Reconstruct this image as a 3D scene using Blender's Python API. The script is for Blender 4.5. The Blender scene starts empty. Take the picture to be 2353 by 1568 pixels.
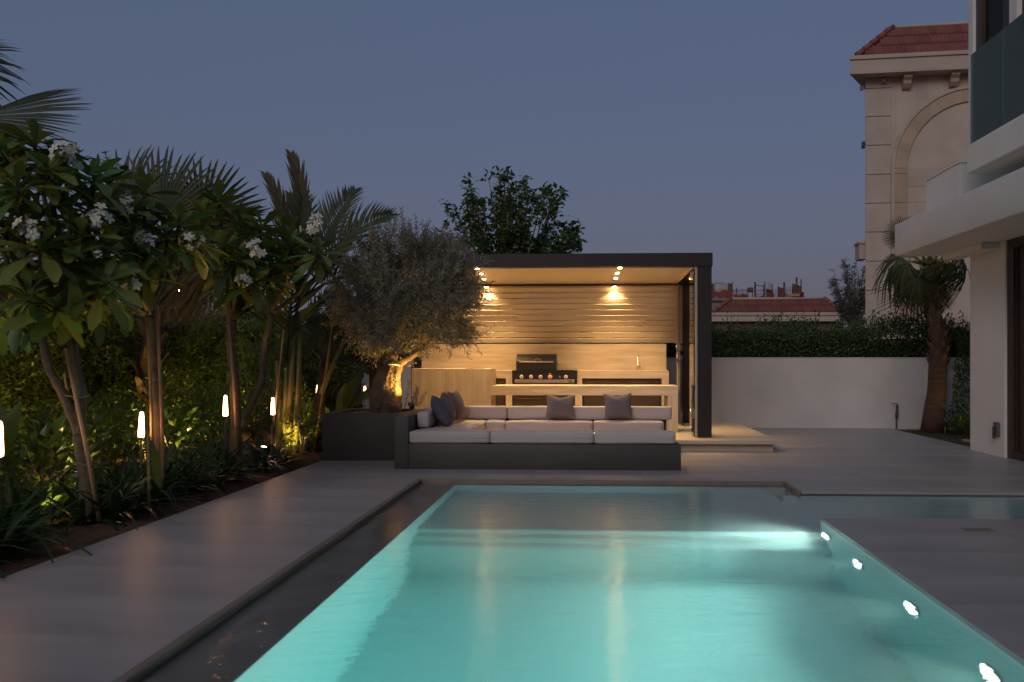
import bpy, bmesh, math, random
import numpy as np
from mathutils import Vector, Matrix, noise as mnoise

rnd = random.Random(7)
rng = np.random.default_rng(7)
sc = bpy.context.scene
COL = sc.collection
PI = math.pi

# ------------------------------------------------------------------ camera
YAW = math.radians(2.5)
FPX, PX, PY, EYE = 1830.0, 1290.0, 828.0, 1.3
cam = bpy.data.cameras.new('camera')
camo = bpy.data.objects.new('camera', cam)
COL.objects.link(camo)
camo.location = (0, 0, EYE)
camo.rotation_euler = (PI / 2, 0, YAW)
cam.sensor_width = 36
cam.lens = 36 * FPX / 2353
cam.shift_x = -(PX - 1176.5) / 2353
cam.shift_y = (PY - 784) / 2353
cam.clip_start = 0.05
cam.clip_end = 1000
cam.dof.use_dof = True
cam.dof.focus_distance = 12.5
cam.dof.aperture_fstop = 2.4
sc.camera = camo

# ------------------------------------------------------------------ world, sun, exposure
w = bpy.data.worlds.new("World")
sc.world = w
w.use_nodes = True
wn = w.node_tree
bg = wn.nodes['Background']
sky = wn.nodes.new('ShaderNodeTexSky')
sky.sky_type = 'NISHITA'
sky.sun_disc = False
sky.sun_elevation = math.radians(0.0)
sky.sun_rotation = math.radians(192)
sky.ozone_density = 1.7
tint = wn.nodes.new('ShaderNodeMix'); tint.data_type = 'RGBA'; tint.blend_type = 'MULTIPLY'
tint.inputs[0].default_value = 1.0
tint.inputs[7].default_value = (0.80, 0.62, 0.95, 1)
wn.links.new(sky.outputs[0], tint.inputs[6])
dusk = wn.nodes.new('ShaderNodeMix'); dusk.data_type = 'RGBA'
dusk.inputs[0].default_value = 0.74           # even twilight air over the Nishita gradient
dusk.inputs[7].default_value = (0.208, 0.295, 0.455, 1)
wn.links.new(tint.outputs[2], dusk.inputs[6])
wn.links.new(dusk.outputs[2], bg.inputs[0])
bg.inputs[1].default_value = 0.15

sun = bpy.data.lights.new('afterglow_sun', 'SUN')
sun.energy = 0.27
sun.angle = math.radians(30)
sun.color = (1.0, 0.90, 0.83)
suno = bpy.data.objects.new('afterglow_sun', sun)
COL.objects.link(suno)
sd = Vector((0.42, 1.0, -0.62)).normalized()     # light travels away from behind the camera
suno.rotation_euler = sd.to_track_quat('-Z', 'Y').to_euler()

sc.view_settings.view_transform = 'Standard'
sc.view_settings.look = 'None'
sc.view_settings.exposure = 1.5
sc.view_settings.gamma = 1
sc.view_settings.use_curve_mapping = False
cy = sc.cycles
cy.max_bounces = 8
cy.diffuse_bounces = 3
cy.glossy_bounces = 4
cy.transmission_bounces = 6
cy.transparent_max_bounces = 6
cy.volume_bounces = 0
cy.sample_clamp_indirect = 2.0
cy.caustics_reflective = False
cy.caustics_refractive = True
cy.blur_glossy = 0.5
cy.use_denoising = True
cy.use_adaptive_sampling = False

# ------------------------------------------------------------------ pixel helper (photo at 2353 px wide -> a point in the world)
def ray(x, y):
    cx = (x - PX) / FPX; cz = -(y - PY) / FPX
    return Vector((-math.sin(YAW) + cx * math.cos(YAW), math.cos(YAW) + cx * math.sin(YAW), cz))
def at(x, y, Y):
    d = ray(x, y); t = Y / d.y
    return Vector((d.x * t, Y, EYE + d.z * t))
def onz(x, y, z=0.0):
    d = ray(x, y); t = (z - EYE) / d.z
    return Vector((d.x * t, d.y * t, z))

# ------------------------------------------------------------------ materials
def new_mat(name):
    m = bpy.data.materials.new(name); m.use_nodes = True
    nt = m.node_tree
    return m, nt, nt.nodes['Principled BSDF']

def mat(name, c1, c2=None, rough=0.6, metal=0.0, scale=6.0, stretch=(1, 1, 1), bump=0.0, bscale=None,
        rvar=0.0, spec=0.5, detail=5, island=0.0, coat=0.0):
    m, nt, b = new_mat(name)
    b.inputs['Roughness'].default_value = rough
    b.inputs['Metallic'].default_value = metal
    b.inputs['Specular IOR Level'].default_value = spec
    if coat: b.inputs['Coat Weight'].default_value = coat
    c1 = tuple(c1) + (1,)
    c2 = tuple(c2) + (1,) if c2 else c1
    tc = nt.nodes.new('ShaderNodeTexCoord')
    mp = nt.nodes.new('ShaderNodeMapping'); mp.inputs['Scale'].default_value = stretch
    nt.links.new(tc.outputs['Object'], mp.inputs[0])
    nz = nt.nodes.new('ShaderNodeTexNoise')
    nz.inputs['Scale'].default_value = scale; nz.inputs['Detail'].default_value = detail
    nt.links.new(mp.outputs[0], nz.inputs['Vector'])
    rmp = nt.nodes.new('ShaderNodeValToRGB')
    rmp.color_ramp.elements[0].position = 0.3; rmp.color_ramp.elements[1].position = 0.7
    rmp.color_ramp.elements[0].color = c1; rmp.color_ramp.elements[1].color = c2
    nt.links.new(nz.outputs[0], rmp.inputs[0])
    col = rmp.outputs[0]
    if island:
        g = nt.nodes.new('ShaderNodeNewGeometry')
        oi = nt.nodes.new('ShaderNodeObjectInfo')
        ad = nt.nodes.new('ShaderNodeMath'); ad.operation = 'ADD'
        nt.links.new(g.outputs['Random Per Island'], ad.inputs[0]); nt.links.new(oi.outputs['Random'], ad.inputs[1])
        fr = nt.nodes.new('ShaderNodeMath'); fr.operation = 'FRACT'
        nt.links.new(ad.outputs[0], fr.inputs[0])
        mr = nt.nodes.new('ShaderNodeMapRange')
        mr.inputs['To Min'].default_value = 1 - island; mr.inputs['To Max'].default_value = 1 + island
        nt.links.new(fr.outputs[0], mr.inputs[0])
        hs = nt.nodes.new('ShaderNodeHueSaturation')
        nt.links.new(mr.outputs[0], hs.inputs['Value']); nt.links.new(col, hs.inputs['Color'])
        col = hs.outputs[0]
    nt.links.new(col, b.inputs['Base Color'])
    if rvar:
        mr2 = nt.nodes.new('ShaderNodeMapRange')
        mr2.inputs['To Min'].default_value = rough - rvar; mr2.inputs['To Max'].default_value = rough + rvar
        nt.links.new(nz.outputs[0], mr2.inputs[0]); nt.links.new(mr2.outputs[0], b.inputs['Roughness'])
    if bump:
        n2 = nt.nodes.new('ShaderNodeTexNoise')
        n2.inputs['Scale'].default_value = bscale or scale * 4; n2.inputs['Detail'].default_value = 6
        nt.links.new(mp.outputs[0], n2.inputs['Vector'])
        bp = nt.nodes.new('ShaderNodeBump'); bp.inputs['Strength'].default_value = bump
        bp.inputs['Distance'].default_value = 0.02
        nt.links.new(n2.outputs[0], bp.inputs['Height']); nt.links.new(bp.outputs[0], b.inputs['Normal'])
    return m

def leaf_mat(name, c1, c2, rough=0.45, trans=0.3, var=0.35, huevar=0.03):
    m, nt, b = new_mat(name)
    b.inputs['Roughness'].default_value = rough
    g = nt.nodes.new('ShaderNodeNewGeometry'); oi = nt.nodes.new('ShaderNodeObjectInfo')
    ad = nt.nodes.new('ShaderNodeMath'); ad.operation = 'ADD'
    nt.links.new(g.outputs['Random Per Island'], ad.inputs[0]); nt.links.new(oi.outputs['Random'], ad.inputs[1])
    fr = nt.nodes.new('ShaderNodeMath'); fr.operation = 'FRACT'; nt.links.new(ad.outputs[0], fr.inputs[0])
    mx = nt.nodes.new('ShaderNodeMix'); mx.data_type = 'RGBA'
    mx.inputs[6].default_value = tuple(c1) + (1,); mx.inputs[7].default_value = tuple(c2) + (1,)
    nt.links.new(fr.outputs[0], mx.inputs[0])
    m7 = nt.nodes.new('ShaderNodeMath'); m7.operation = 'MULTIPLY'; m7.inputs[1].default_value = 7.31
    nt.links.new(fr.outputs[0], m7.inputs[0])
    f7 = nt.nodes.new('ShaderNodeMath'); f7.operation = 'FRACT'; nt.links.new(m7.outputs[0], f7.inputs[0])
    mr = nt.nodes.new('ShaderNodeMapRange')
    mr.inputs['To Min'].default_value = 1 - var; mr.inputs['To Max'].default_value = 1 + var
    nt.links.new(f7.outputs[0], mr.inputs[0])
    hs = nt.nodes.new('ShaderNodeHueSaturation')
    nt.links.new(mr.outputs[0], hs.inputs['Value']); nt.links.new(mx.outputs[2], hs.inputs['Color'])
    nt.links.new(hs.outputs[0], b.inputs['Base Color'])
    if trans:
        tr = nt.nodes.new('ShaderNodeBsdfTranslucent')
        nt.links.new(hs.outputs[0], tr.inputs[0])
        ms = nt.nodes.new('ShaderNodeMixShader'); ms.inputs[0].default_value = trans
        nt.links.new(b.outputs[0], ms.inputs[1]); nt.links.new(tr.outputs[0], ms.inputs[2])
        nt.links.new(ms.outputs[0], nt.nodes['Material Output'].inputs[0])
    return m

def emit_mat(name, color, strength):
    m, nt, b = new_mat(name)
    b.inputs['Base Color'].default_value = tuple(color) + (1,)
    b.inputs['Emission Color'].default_value = tuple(color) + (1,)
    b.inputs['Emission Strength'].default_value = strength
    return m

def glass_mat(name, color, rough=0.0, refl=(.95, .97, 1), body=None):
    m, nt, b = new_mat(name)
    nt.nodes.remove(b)
    gl = nt.nodes.new('ShaderNodeBsdfGlossy'); gl.inputs['Roughness'].default_value = rough
    gl.inputs['Color'].default_value = tuple(refl) + (1,)
    tr = nt.nodes.new('ShaderNodeBsdfTransparent'); tr.inputs[0].default_value = tuple(color) + (1,)
    fn = nt.nodes.new('ShaderNodeFresnel'); fn.inputs[0].default_value = 1.5
    ms = nt.nodes.new('ShaderNodeMixShader')
    nt.links.new(fn.outputs[0], ms.inputs[0]); nt.links.new(tr.outputs[0], ms.inputs[1]); nt.links.new(gl.outputs[0], ms.inputs[2])
    out = ms.outputs[0]
    if body:
        df = nt.nodes.new('ShaderNodeBsdfDiffuse'); df.inputs[0].default_value = tuple(body) + (1,)
        m2 = nt.nodes.new('ShaderNodeMixShader'); m2.inputs[0].default_value = 0.24
        nt.links.new(out, m2.inputs[1]); nt.links.new(df.outputs[0], m2.inputs[2]); out = m2.outputs[0]
    nt.links.new(out, nt.nodes['Material Output'].inputs[0])
    return m

M = {}
M['deck'] = mat('microcement_deck', (0.265, 0.25, 0.248), (0.385, 0.362, 0.352), rough=0.42, rvar=0.14, scale=1.5, stretch=(0.5, 1.7, 1), detail=10, bump=0.02, bscale=24, spec=0.45)
M['grout'] = mat('grout', (0.10, 0.095, 0.09), rough=0.9)
M['coping'] = mat('coping_stone', (0.17, 0.135, 0.115), (0.22, 0.17, 0.15), rough=0.5, scale=5)
M['ledge'] = mat('wet_dark_stone', (0.20, 0.185, 0.17), (0.27, 0.25, 0.235), rough=0.35, scale=3, bump=0.05)
M['pooltile'] = mat('pool_plaster', (0.57, 0.69, 0.70), (0.63, 0.74, 0.75), rough=0.6, scale=1.3)
M['soil'] = mat('red_soil', (0.075, 0.038, 0.022), (0.15, 0.075, 0.042), rough=0.95, scale=9, bump=0.8, bscale=30)
M['ground'] = mat('sandy_ground', (0.16, 0.12, 0.09), (0.22, 0.17, 0.13), rough=0.95, scale=0.3)
M['basecoat'] = mat('grey_render', (0.048, 0.045, 0.041), (0.066, 0.062, 0.056), rough=0.55, scale=1.8, stretch=(0.7, 1, 1.2), bump=0.04, bscale=40, detail=8)
M['cushion'] = mat('outdoor_fabric', (0.48, 0.43, 0.42), (0.53, 0.475, 0.46), rough=0.9, scale=3, bump=0.10, bscale=260, spec=0.2)
M['pillow'] = mat('mauve_fabric', (0.165, 0.135, 0.155), (0.20, 0.165, 0.185), rough=0.9, scale=5, bump=0.12, bscale=220, spec=0.2)
M['pillow_grey'] = mat('slate_fabric', (0.10, 0.10, 0.135), (0.125, 0.12, 0.16), rough=0.9, scale=5, bump=0.12, bscale=220, spec=0.2)
M['pergola'] = mat('dark_bronze_aluminium', (0.020, 0.0165, 0.0165), (0.025, 0.021, 0.020), rough=0.42, scale=3, spec=0.4)
M['slat'] = mat('cream_aluminium', (0.62, 0.54, 0.43), (0.66, 0.58, 0.46), rough=0.5, scale=2, spec=0.35)
M['stonewood'] = mat('travertine_tile', (0.40, 0.32, 0.24), (0.58, 0.49, 0.38), rough=0.5, scale=3.4, stretch=(0.5, 3, 4.5), detail=9, bump=0.02)
M['stonewood_v'] = mat('travertine_tile_upright', (0.40, 0.33, 0.25), (0.56, 0.48, 0.38), rough=0.5, scale=3.4, stretch=(4.5, 3, 0.5), detail=9, bump=0.02)
M['plinth'] = mat('plinth_stone', (0.44, 0.38, 0.31), (0.52, 0.46, 0.38), rough=0.5, scale=2.4, stretch=(0.5, 2, 1), detail=7)
M['cabinet'] = mat('dark_cabinet', (0.036, 0.024, 0.017), (0.050, 0.033, 0.024), rough=0.38, scale=4)
M['black'] = mat('black_enamel', (0.012, 0.011, 0.010), (0.016, 0.014, 0.013), rough=0.28, scale=6)
M['steel'] = mat('brushed_steel', (0.42, 0.40, 0.37), (0.48, 0.46, 0.43), rough=0.36, metal=1.0, scale=4, stretch=(1, 1, 40))
M['knob'] = mat('cream_knob', (0.62, 0.56, 0.46), (0.66, 0.60, 0.50), rough=0.35)
M['red'] = mat('red_ring', (0.42, 0.05, 0.02), rough=0.4)
M['white'] = mat('white_render', (0.53, 0.515, 0.50), (0.63, 0.61, 0.595), rough=0.8, scale=1.1, bump=0.12, bscale=60)  # blotchy tone paints soft shadow patches into the wall colour
M['housewhite'] = mat('smooth_white_render', (0.72, 0.685, 0.635), (0.80, 0.765, 0.715), rough=0.75, scale=0.9, bump=0.10, bscale=90)
M['brown'] = mat('bronze_frame', (0.035, 0.022, 0.014), (0.045, 0.028, 0.018), rough=0.4)
M['cream'] = mat('cream_limestone', (0.46, 0.37, 0.30), (0.55, 0.45, 0.375), rough=0.8, scale=1.2, bump=0.05, bscale=18, island=0.05, detail=8)
M['cream_dark'] = mat('tan_limestone', (0.42, 0.30, 0.215), (0.50, 0.37, 0.27), rough=0.8, scale=1.5, island=0.08, detail=8)
M['tile'] = mat('clay_tile', (0.19, 0.066, 0.050), (0.25, 0.090, 0.066), rough=0.6, scale=3, island=0.14)
M['rust'] = mat('rusty_steel', (0.10, 0.045, 0.03), (0.17, 0.075, 0.05), rough=0.8, scale=5)
M['redsheet'] = mat('red_safety_mesh', (0.17, 0.050, 0.042), (0.23, 0.070, 0.055), rough=0.8)
M['ply'] = mat('formwork_board', (0.10, 0.055, 0.04), (0.16, 0.09, 0.06), rough=0.8, scale=2)
M['timber'] = mat('raw_timber', (0.36, 0.22, 0.11), (0.45, 0.29, 0.15), rough=0.8, scale=3)
M['concrete'] = mat('concrete', (0.20, 0.17, 0.15), (0.26, 0.22, 0.20), rough=0.9)
M['bark'] = mat('plumeria_bark', (0.065, 0.048, 0.032), (0.125, 0.09, 0.06), rough=0.8, scale=14, bump=0.5, bscale=34)
M['olivebark'] = mat('olive_bark', (0.075, 0.050, 0.034), (0.19, 0.135, 0.09), rough=0.9, scale=9, stretch=(1, 1, 0.45), bump=1.0, bscale=24, detail=9)
M['palmbark'] = mat('palm_bark', (0.075, 0.040, 0.028), (0.13, 0.072, 0.05), rough=0.9, scale=5, stretch=(0.7, 0.7, 7), bump=0.7, bscale=9)
M['boot'] = mat('palm_boot', (0.10, 0.062, 0.045), (0.17, 0.11, 0.08), rough=0.85, scale=7, island=0.25, bump=0.3)
M['bamboo'] = mat('bamboo', (0.34, 0.20, 0.10), (0.43, 0.26, 0.13), rough=0.55, scale=6, stretch=(1, 1, 0.3))
M['cane'] = mat('green_cane', (0.17, 0.15, 0.045), (0.26, 0.21, 0.07), rough=0.5, scale=6, stretch=(1, 1, 0.4))
M['twig'] = mat('twig', (0.13, 0.105, 0.075), (0.20, 0.165, 0.12), rough=0.85)
M['core'] = mat('hedge_core_dark', (0.018, 0.022, 0.010), (0.03, 0.03, 0.015), rough=1, scale=8)  # near-black, so the added hedge core reads as shaded depth
M['plumeria'] = leaf_mat('plumeria_leaf', (0.068, 0.155, 0.030), (0.19, 0.195, 0.042), rough=0.40, trans=0.35, var=0.4)
M['hedge'] = leaf_mat('hedge_leaf', (0.055, 0.100, 0.022), (0.105, 0.125, 0.030), rough=0.4, trans=0.25, var=0.45)
M['hedge2'] = leaf_mat('wall_hedge_leaf', (0.040, 0.095, 0.028), (0.085, 0.125, 0.040), rough=0.45, trans=0.25, var=0.45)
M['olive'] = leaf_mat('olive_leaf', (0.20, 0.20, 0.145), (0.31, 0.30, 0.225), rough=0.55, trans=0.18, var=0.4)
M['palm'] = leaf_mat('palm_leaf', (0.026, 0.044, 0.014), (0.060, 0.068, 0.024), rough=0.6, trans=0.25, var=0.35)
M['palmdry'] = leaf_mat('dry_palm_leaf', (0.105, 0.078, 0.040), (0.17, 0.120, 0.062), rough=0.7, trans=0.25, var=0.35)
M['palm_r'] = leaf_mat('fan_palm_leaf', (0.030, 0.056, 0.018), (0.090, 0.085, 0.032), rough=0.55, trans=0.22, var=0.35)
M['strap'] = leaf_mat('strap_leaf', (0.022, 0.058, 0.018), (0.045, 0.085, 0.024), rough=0.32, trans=0.2, var=0.35)
M['shrub'] = leaf_mat('shrub_leaf', (0.060, 0.115, 0.018), (0.100, 0.150, 0.026), rough=0.36, trans=0.3, var=0.35)
M['banana'] = leaf_mat('banana_leaf', (0.085, 0.13, 0.025), (0.12, 0.155, 0.035), rough=0.4, trans=0.35, var=0.2)
M['backtree'] = leaf_mat('broad_leaf', (0.060, 0.125, 0.032), (0.120, 0.160, 0.045), rough=0.5, trans=0.4, var=0.45)
M['greytree'] = leaf_mat('grey_leaf', (0.085, 0.075, 0.055), (0.12, 0.105, 0.08), rough=0.7, trans=0.2, var=0.35)
M['petal'] = mat('white_petal', (0.62, 0.62, 0.55), rough=0.5)
M['petalheart'] = mat('yellow_heart', (0.75, 0.45, 0.05), rough=0.5)
M['lawn'] = leaf_mat('lawn_blade', (0.03, 0.052, 0.014), (0.055, 0.075, 0.02), rough=0.6, trans=0.2)
M['lantern'] = emit_mat('lantern_glow', (1.0, 0.44, 0.18), 7.0)
M['lens'] = emit_mat('downlight_glow', (1.0, 0.53, 0.18), 48.0)
M['spotlens'] = emit_mat('uplight_glow', (1.0, 0.60, 0.25), 14.0)
M['poollens'] = emit_mat('pool_lamp_glow', (0.88, 1.0, 0.88), 3.2)
M['led'] = emit_mat('led_strip', (1.0, 0.52, 0.20), 5.0)
M['street'] = emit_mat('street_lamp_glow', (0.82, 0.85, 1.0), 60.0)
M['balustrade'] = glass_mat('green_glass', (0.70, 0.82, 0.76), refl=(.36, .45, .40), body=(.34, .42, .39))
M['clear'] = glass_mat('clear_glass', (0.86, 0.90, 0.88))
M['doorglass'] = glass_mat('door_glass', (0.70, 0.66, 0.55), refl=(.6, .56, .45))
M['interior'] = mat('dark_interior', (0.10, 0.085, 0.06), (0.12, 0.10, 0.07), rough=0.8)
M['greyplastic'] = mat('grey_plastic', (0.10, 0.10, 0.105), rough=0.5)
M['pipe'] = mat('dark_pipe', (0.05, 0.045, 0.045), rough=0.5)
M['lid'] = mat('dark_lid', (0.10, 0.08, 0.06), rough=0.35)

# water
def water_mat():
    m, nt, b = new_mat('pool_water')
    nt.nodes.remove(b)
    g = nt.nodes.new('ShaderNodeBsdfGlass'); g.inputs['IOR'].default_value = 1.33; g.inputs['Roughness'].default_value = 0.02
    g.inputs['Color'].default_value = (1, 1, 1, 1)
    tc = nt.nodes.new('ShaderNodeTexCoord')
    mp = nt.nodes.new('ShaderNodeMapping'); mp.inputs['Scale'].default_value = (0.8, 1.7, 1)
    nt.links.new(tc.outputs['Object'], mp.inputs[0])
    n1 = nt.nodes.new('ShaderNodeTexNoise'); n1.inputs['Scale'].default_value = 5.0; n1.inputs['Detail'].default_value = 3; n1.inputs['Distortion'].default_value = 0.6
    n2 = nt.nodes.new('ShaderNodeTexNoise'); n2.inputs['Scale'].default_value = 38.0; n2.inputs['Detail'].default_value = 2
    nt.links.new(mp.outputs[0], n1.inputs['Vector']); nt.links.new(mp.outputs[0], n2.inputs['Vector'])
    ad = nt.nodes.new('ShaderNodeMath'); ad.operation = 'MULTIPLY_ADD'; ad.inputs[1].default_value = 0.30
    nt.links.new(n2.outputs[0], ad.inputs[0]); nt.links.new(n1.outputs[0], ad.inputs[2])
    bp = nt.nodes.new('ShaderNodeBump'); bp.inputs['Strength'].default_value = 0.34; bp.inputs['Distance'].default_value = 0.018
    nt.links.new(ad.outputs[0], bp.inputs['Height']); nt.links.new(bp.outputs[0], g.inputs['Normal'])
    nt.links.new(g.outputs[0], nt.nodes['Material Output'].inputs['Surface'])
    va = nt.nodes.new('ShaderNodeVolumeAbsorption')
    va.inputs['Color'].default_value = (0.42, 0.915, 0.925, 1); va.inputs['Density'].default_value = 0.40
    vs_ = nt.nodes.new('ShaderNodeVolumeScatter')
    vs_.inputs['Color'].default_value = (0.75, 1, 0.92, 1); vs_.inputs['Density'].default_value = 0.07; vs_.inputs['Anisotropy'].default_value = 0.2
    av = nt.nodes.new('ShaderNodeAddShader')
    nt.links.new(va.outputs[0], av.inputs[0]); nt.links.new(vs_.outputs[0], av.inputs[1])
    nt.links.new(av.outputs[0], nt.nodes['Material Output'].inputs['Volume'])
    return m
M['water'] = water_mat()

# ------------------------------------------------------------------ mesh builder
class MB:
    def __init__(s):
        s.v = []; s.f = []; s.n = 0; s.smooth = []
    def add(s, verts, faces, smooth=False):
        verts = np.asarray(verts, float).reshape(-1, 3)
        s.v.append(verts)
        if isinstance(faces, np.ndarray):
            s.f.append(faces + s.n); s.smooth.append(np.full(len(faces), smooth))
        else:
            by = {}
            for q in faces: by.setdefault(len(q), []).append(q)
            for k, q in by.items():
                s.f.append(np.asarray(q, int) + s.n); s.smooth.append(np.full(len(q), smooth))
        s.n += len(verts)
        return s
    def box(s, x0, x1, y0, y1, z0, z1, b=0.0, seg=1):
        if b:
            v, f = bev_box(x0, x1, y0, y1, z0, z1, b, seg)
            return s.add(v, f, seg > 1)
        v = [(x, y, z) for z in (z0, z1) for y in (y0, y1) for x in (x0, x1)]
        return s.add(v, [(0, 2, 3, 1), (4, 5, 7, 6), (0, 1, 5, 4), (2, 6, 7, 3), (0, 4, 6, 2), (1, 3, 7, 5)])
    def quad(s, a, b, c, d):
        return s.add([a, b, c, d], [(0, 1, 2, 3)])
    def prism(s, poly, axis, a0, a1):
        """poly: list of 2-D points; extrude along axis ('x','y','z') from a0 to a1"""
        k = len(poly)
        def p(q, a):
            return {'x': (a, q[0], q[1]), 'y': (q[0], a, q[1]), 'z': (q[0], q[1], a)}[axis]
        v = [p(q, a0) for q in poly] + [p(q, a1) for q in poly]
        f = [tuple(range(k - 1, -1, -1)), tuple(range(k, 2 * k))] + [(i, (i + 1) % k, (i + 1) % k + k, i + k) for i in range(k)]
        return s.add(v, f)
    def tube(s, pts, radii, sides=8, cap=True, smooth=True, wob=0.0):
        pts = [Vector(p) for p in pts]
        if not hasattr(radii, '__len__'): radii = [radii] * len(pts)
        vs = []; ref = Vector((0.13, 0.2, 1)).normalized()
        for i, p in enumerate(pts):
            t = (pts[min(i + 1, len(pts) - 1)] - pts[max(i - 1, 0)])
            t = t.normalized() if t.length > 1e-9 else Vector((0, 0, 1))
            if abs(t.dot(ref)) > 0.93: rf = Vector((1, 0.1, 0)).normalized()
            else: rf = ref
            a = t.cross(rf).normalized(); b = a.cross(t)
            if i and (a.dot(pa) < 0): a = -a; b = -b
            pa = a
            for k in range(sides):
                th = 2 * PI * k / sides
                r = radii[i] * (1 + (wob * mnoise.noise(Vector((p.x * 4 + 3 * math.cos(th), p.y * 4 + 3 * math.sin(th), p.z * 5))) if wob else 0))
                vs.append(p + (a * math.cos(th) + b * math.sin(th)) * r)
        f = []
        for i in range(len(pts) - 1):
            for k in range(sides):
                k2 = (k + 1) % sides
                f.append((i * sides + k, i * sides + k2, (i + 1) * sides + k2, (i + 1) * sides + k))
        if cap:
            f.append(tuple(range(sides - 1, -1, -1))); f.append(tuple((len(pts) - 1) * sides + k for k in range(sides)))
        return s.add([tuple(v) for v in vs], f, smooth)
    def cyl(s, p0, p1, r, sides=16, r1=None):
        return s.tube([p0, p1], [r, r if r1 is None else r1], sides)
    def inst(s, tv, tf, mats, locs, smooth=True):
        """many copies of a template: tv (m,3), tf (k,c), mats (n,3,3), locs (n,3)"""
        tv = np.asarray(tv, float); tf = np.asarray(tf, int)
        n = len(locs); m = len(tv)
        v = np.einsum('nij,mj->nmi', mats, tv) + np.asarray(locs)[:, None, :]
        f = (tf[None] + (np.arange(n) * m)[:, None, None]).reshape(-1, tf.shape[1])
        return s.add(v.reshape(-1, 3), f, smooth)
    def mesh(s, name, off=(0, 0, 0)):
        me = bpy.data.meshes.new(name)
        V = np.concatenate(s.v) - np.asarray(off)
        loops = np.concatenate([f.ravel() for f in s.f])
        tot = np.concatenate([np.full(len(f), f.shape[1]) for f in s.f])
        start = np.concatenate([[0], np.cumsum(tot)[:-1]])
        sm = np.concatenate(s.smooth)
        me.vertices.add(len(V)); me.vertices.foreach_set('co', V.astype(np.float32).ravel())
        me.loops.add(len(loops)); me.loops.foreach_set('vertex_index', loops.astype(np.int32))
        me.polygons.add(len(tot))
        me.polygons.foreach_set('loop_start', start.astype(np.int32))
        me.polygons.foreach_set('loop_total', tot.astype(np.int32))
        me.polygons.foreach_set('use_smooth', sm)
        me.update(calc_edges=True); me.validate()
        return me

def bev_box(x0, x1, y0, y1, z0, z1, b, seg=1):
    bm = bmesh.new()
    bmesh.ops.create_cube(bm, size=1)
    bmesh.ops.scale(bm, vec=(x1 - x0, y1 - y0, z1 - z0), verts=bm.verts)
    bmesh.ops.translate(bm, vec=((x0 + x1) / 2, (y0 + y1) / 2, (z0 + z1) / 2), verts=bm.verts)
    bmesh.ops.bevel(bm, geom=bm.edges[:], offset=b, segments=seg, affect='EDGES', profile=0.5)
    bm.verts.index_update()
    v = [tuple(p.co) for p in bm.verts]; f = [tuple(q.index for q in fc.verts) for fc in bm.faces]
    bm.free()
    return v, f

def rounded(x0, x1, y0, y1, z0, z1, r, puff=0.012, n=9):
    """a soft upholstered block: rounded edges, slightly domed faces"""
    bm = bmesh.new()
    bmesh.ops.create_cube(bm, size=2)
    bmesh.ops.subdivide_edges(bm, edges=bm.edges[:], cuts=n, use_grid_fill=True)
    h = ((x1 - x0) / 2, (y1 - y0) / 2, (z1 - z0) / 2)
    c = Vector(((x0 + x1) / 2, (y0 + y1) / 2, (z0 + z1) / 2))
    for v in bm.verts:
        u = v.co.copy()
        # push grid lines towards the edges so that the rounding is sampled well
        u = Vector([math.copysign(abs(t) ** 0.55, t) for t in u])
        p = Vector([u[i] * h[i] for i in range(3)])
        q = Vector([max(-h[i] + r, min(h[i] - r, p[i])) for i in range(3)])
        d = p - q
        if d.length > 1e-9: p = q + d.normalized() * min(r, max(abs(d.x), abs(d.y), abs(d.z)))
        e = [1 - abs(u[i]) ** 2.2 for i in range(3)]
        p.z += math.copysign(puff, u.z) * e[0] * e[1] if abs(u.z) > 0.98 else 0
        p.y += math.copysign(puff * .6, u.y) * e[0] * e[2] if abs(u.y) > 0.98 else 0
        p += Vector((0, 0, 0.004 * mnoise.noise((p + c) * 2.3)))
        v.co = p + c + Vector((0, 0, .006 * mnoise.noise(Vector((p.x * 5, p.y * 7, 4.0)) + c) - .008 * e[0] * e[1] * (u.z > .98)))
    bm.verts.index_update()
    v = [tuple(p.co) for p in bm.verts]; f = [tuple(q.index for q in fc.verts) for fc in bm.faces]
    bm.free()
    return v, f

# ------------------------------------------------------------------ objects
ORG = {}
def tag(o, label=None, cat=None, group=None, kind=None):
    if label: o['label'] = label
    if cat: o['category'] = cat
    if group: o['group'] = group
    if kind: o['kind'] = kind
    return o
def thing(name, label, cat, loc=(0, 0, 0), group=None, kind=None):
    o = bpy.data.objects.new(name, None); COL.objects.link(o)
    o.empty_display_size = 0.2
    o.location = loc; ORG[o.name] = Vector(loc)
    return tag(o, label, cat, group, kind)
def setting(name, loc=(0, 0, 0), label=None):
    o = bpy.data.objects.new(name, None); COL.objects.link(o); o.location = loc; ORG[o.name] = Vector(loc)
    return tag(o, label, None, None, 'structure')
def part(name, mb, m, parent, label=None, kind=None):
    """mb is in world coordinates; becomes a child of parent"""
    off = ORG[parent.name]
    me = mb.mesh(name, off)
    me.materials.append(M[m] if isinstance(m, str) else m)
    o = bpy.data.objects.new(name, me); COL.objects.link(o); o.parent = parent
    ORG[o.name] = off
    return tag(o, label, None, None, kind)
def solo(name, mb, m, label=None, cat=None, loc=(0, 0, 0), group=None, kind=None):
    me = mb.mesh(name, loc); me.materials.append(M[m] if isinstance(m, str) else m)
    o = bpy.data.objects.new(name, me); COL.objects.link(o); o.location = loc; ORG[o.name] = Vector(loc)
    return tag(o, label, cat, group, kind)
def put(name, me, mtx, parent, label=None):
    """a piece sharing mesh data, placed by a matrix in world coordinates under parent"""
    o = bpy.data.objects.new(name, me); COL.objects.link(o); o.parent = parent
    o.matrix_local = Matrix.Translation(-ORG[parent.name]) @ mtx
    ORG[o.name] = ORG[parent.name]
    if label: o['label'] = label
    return o
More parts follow.
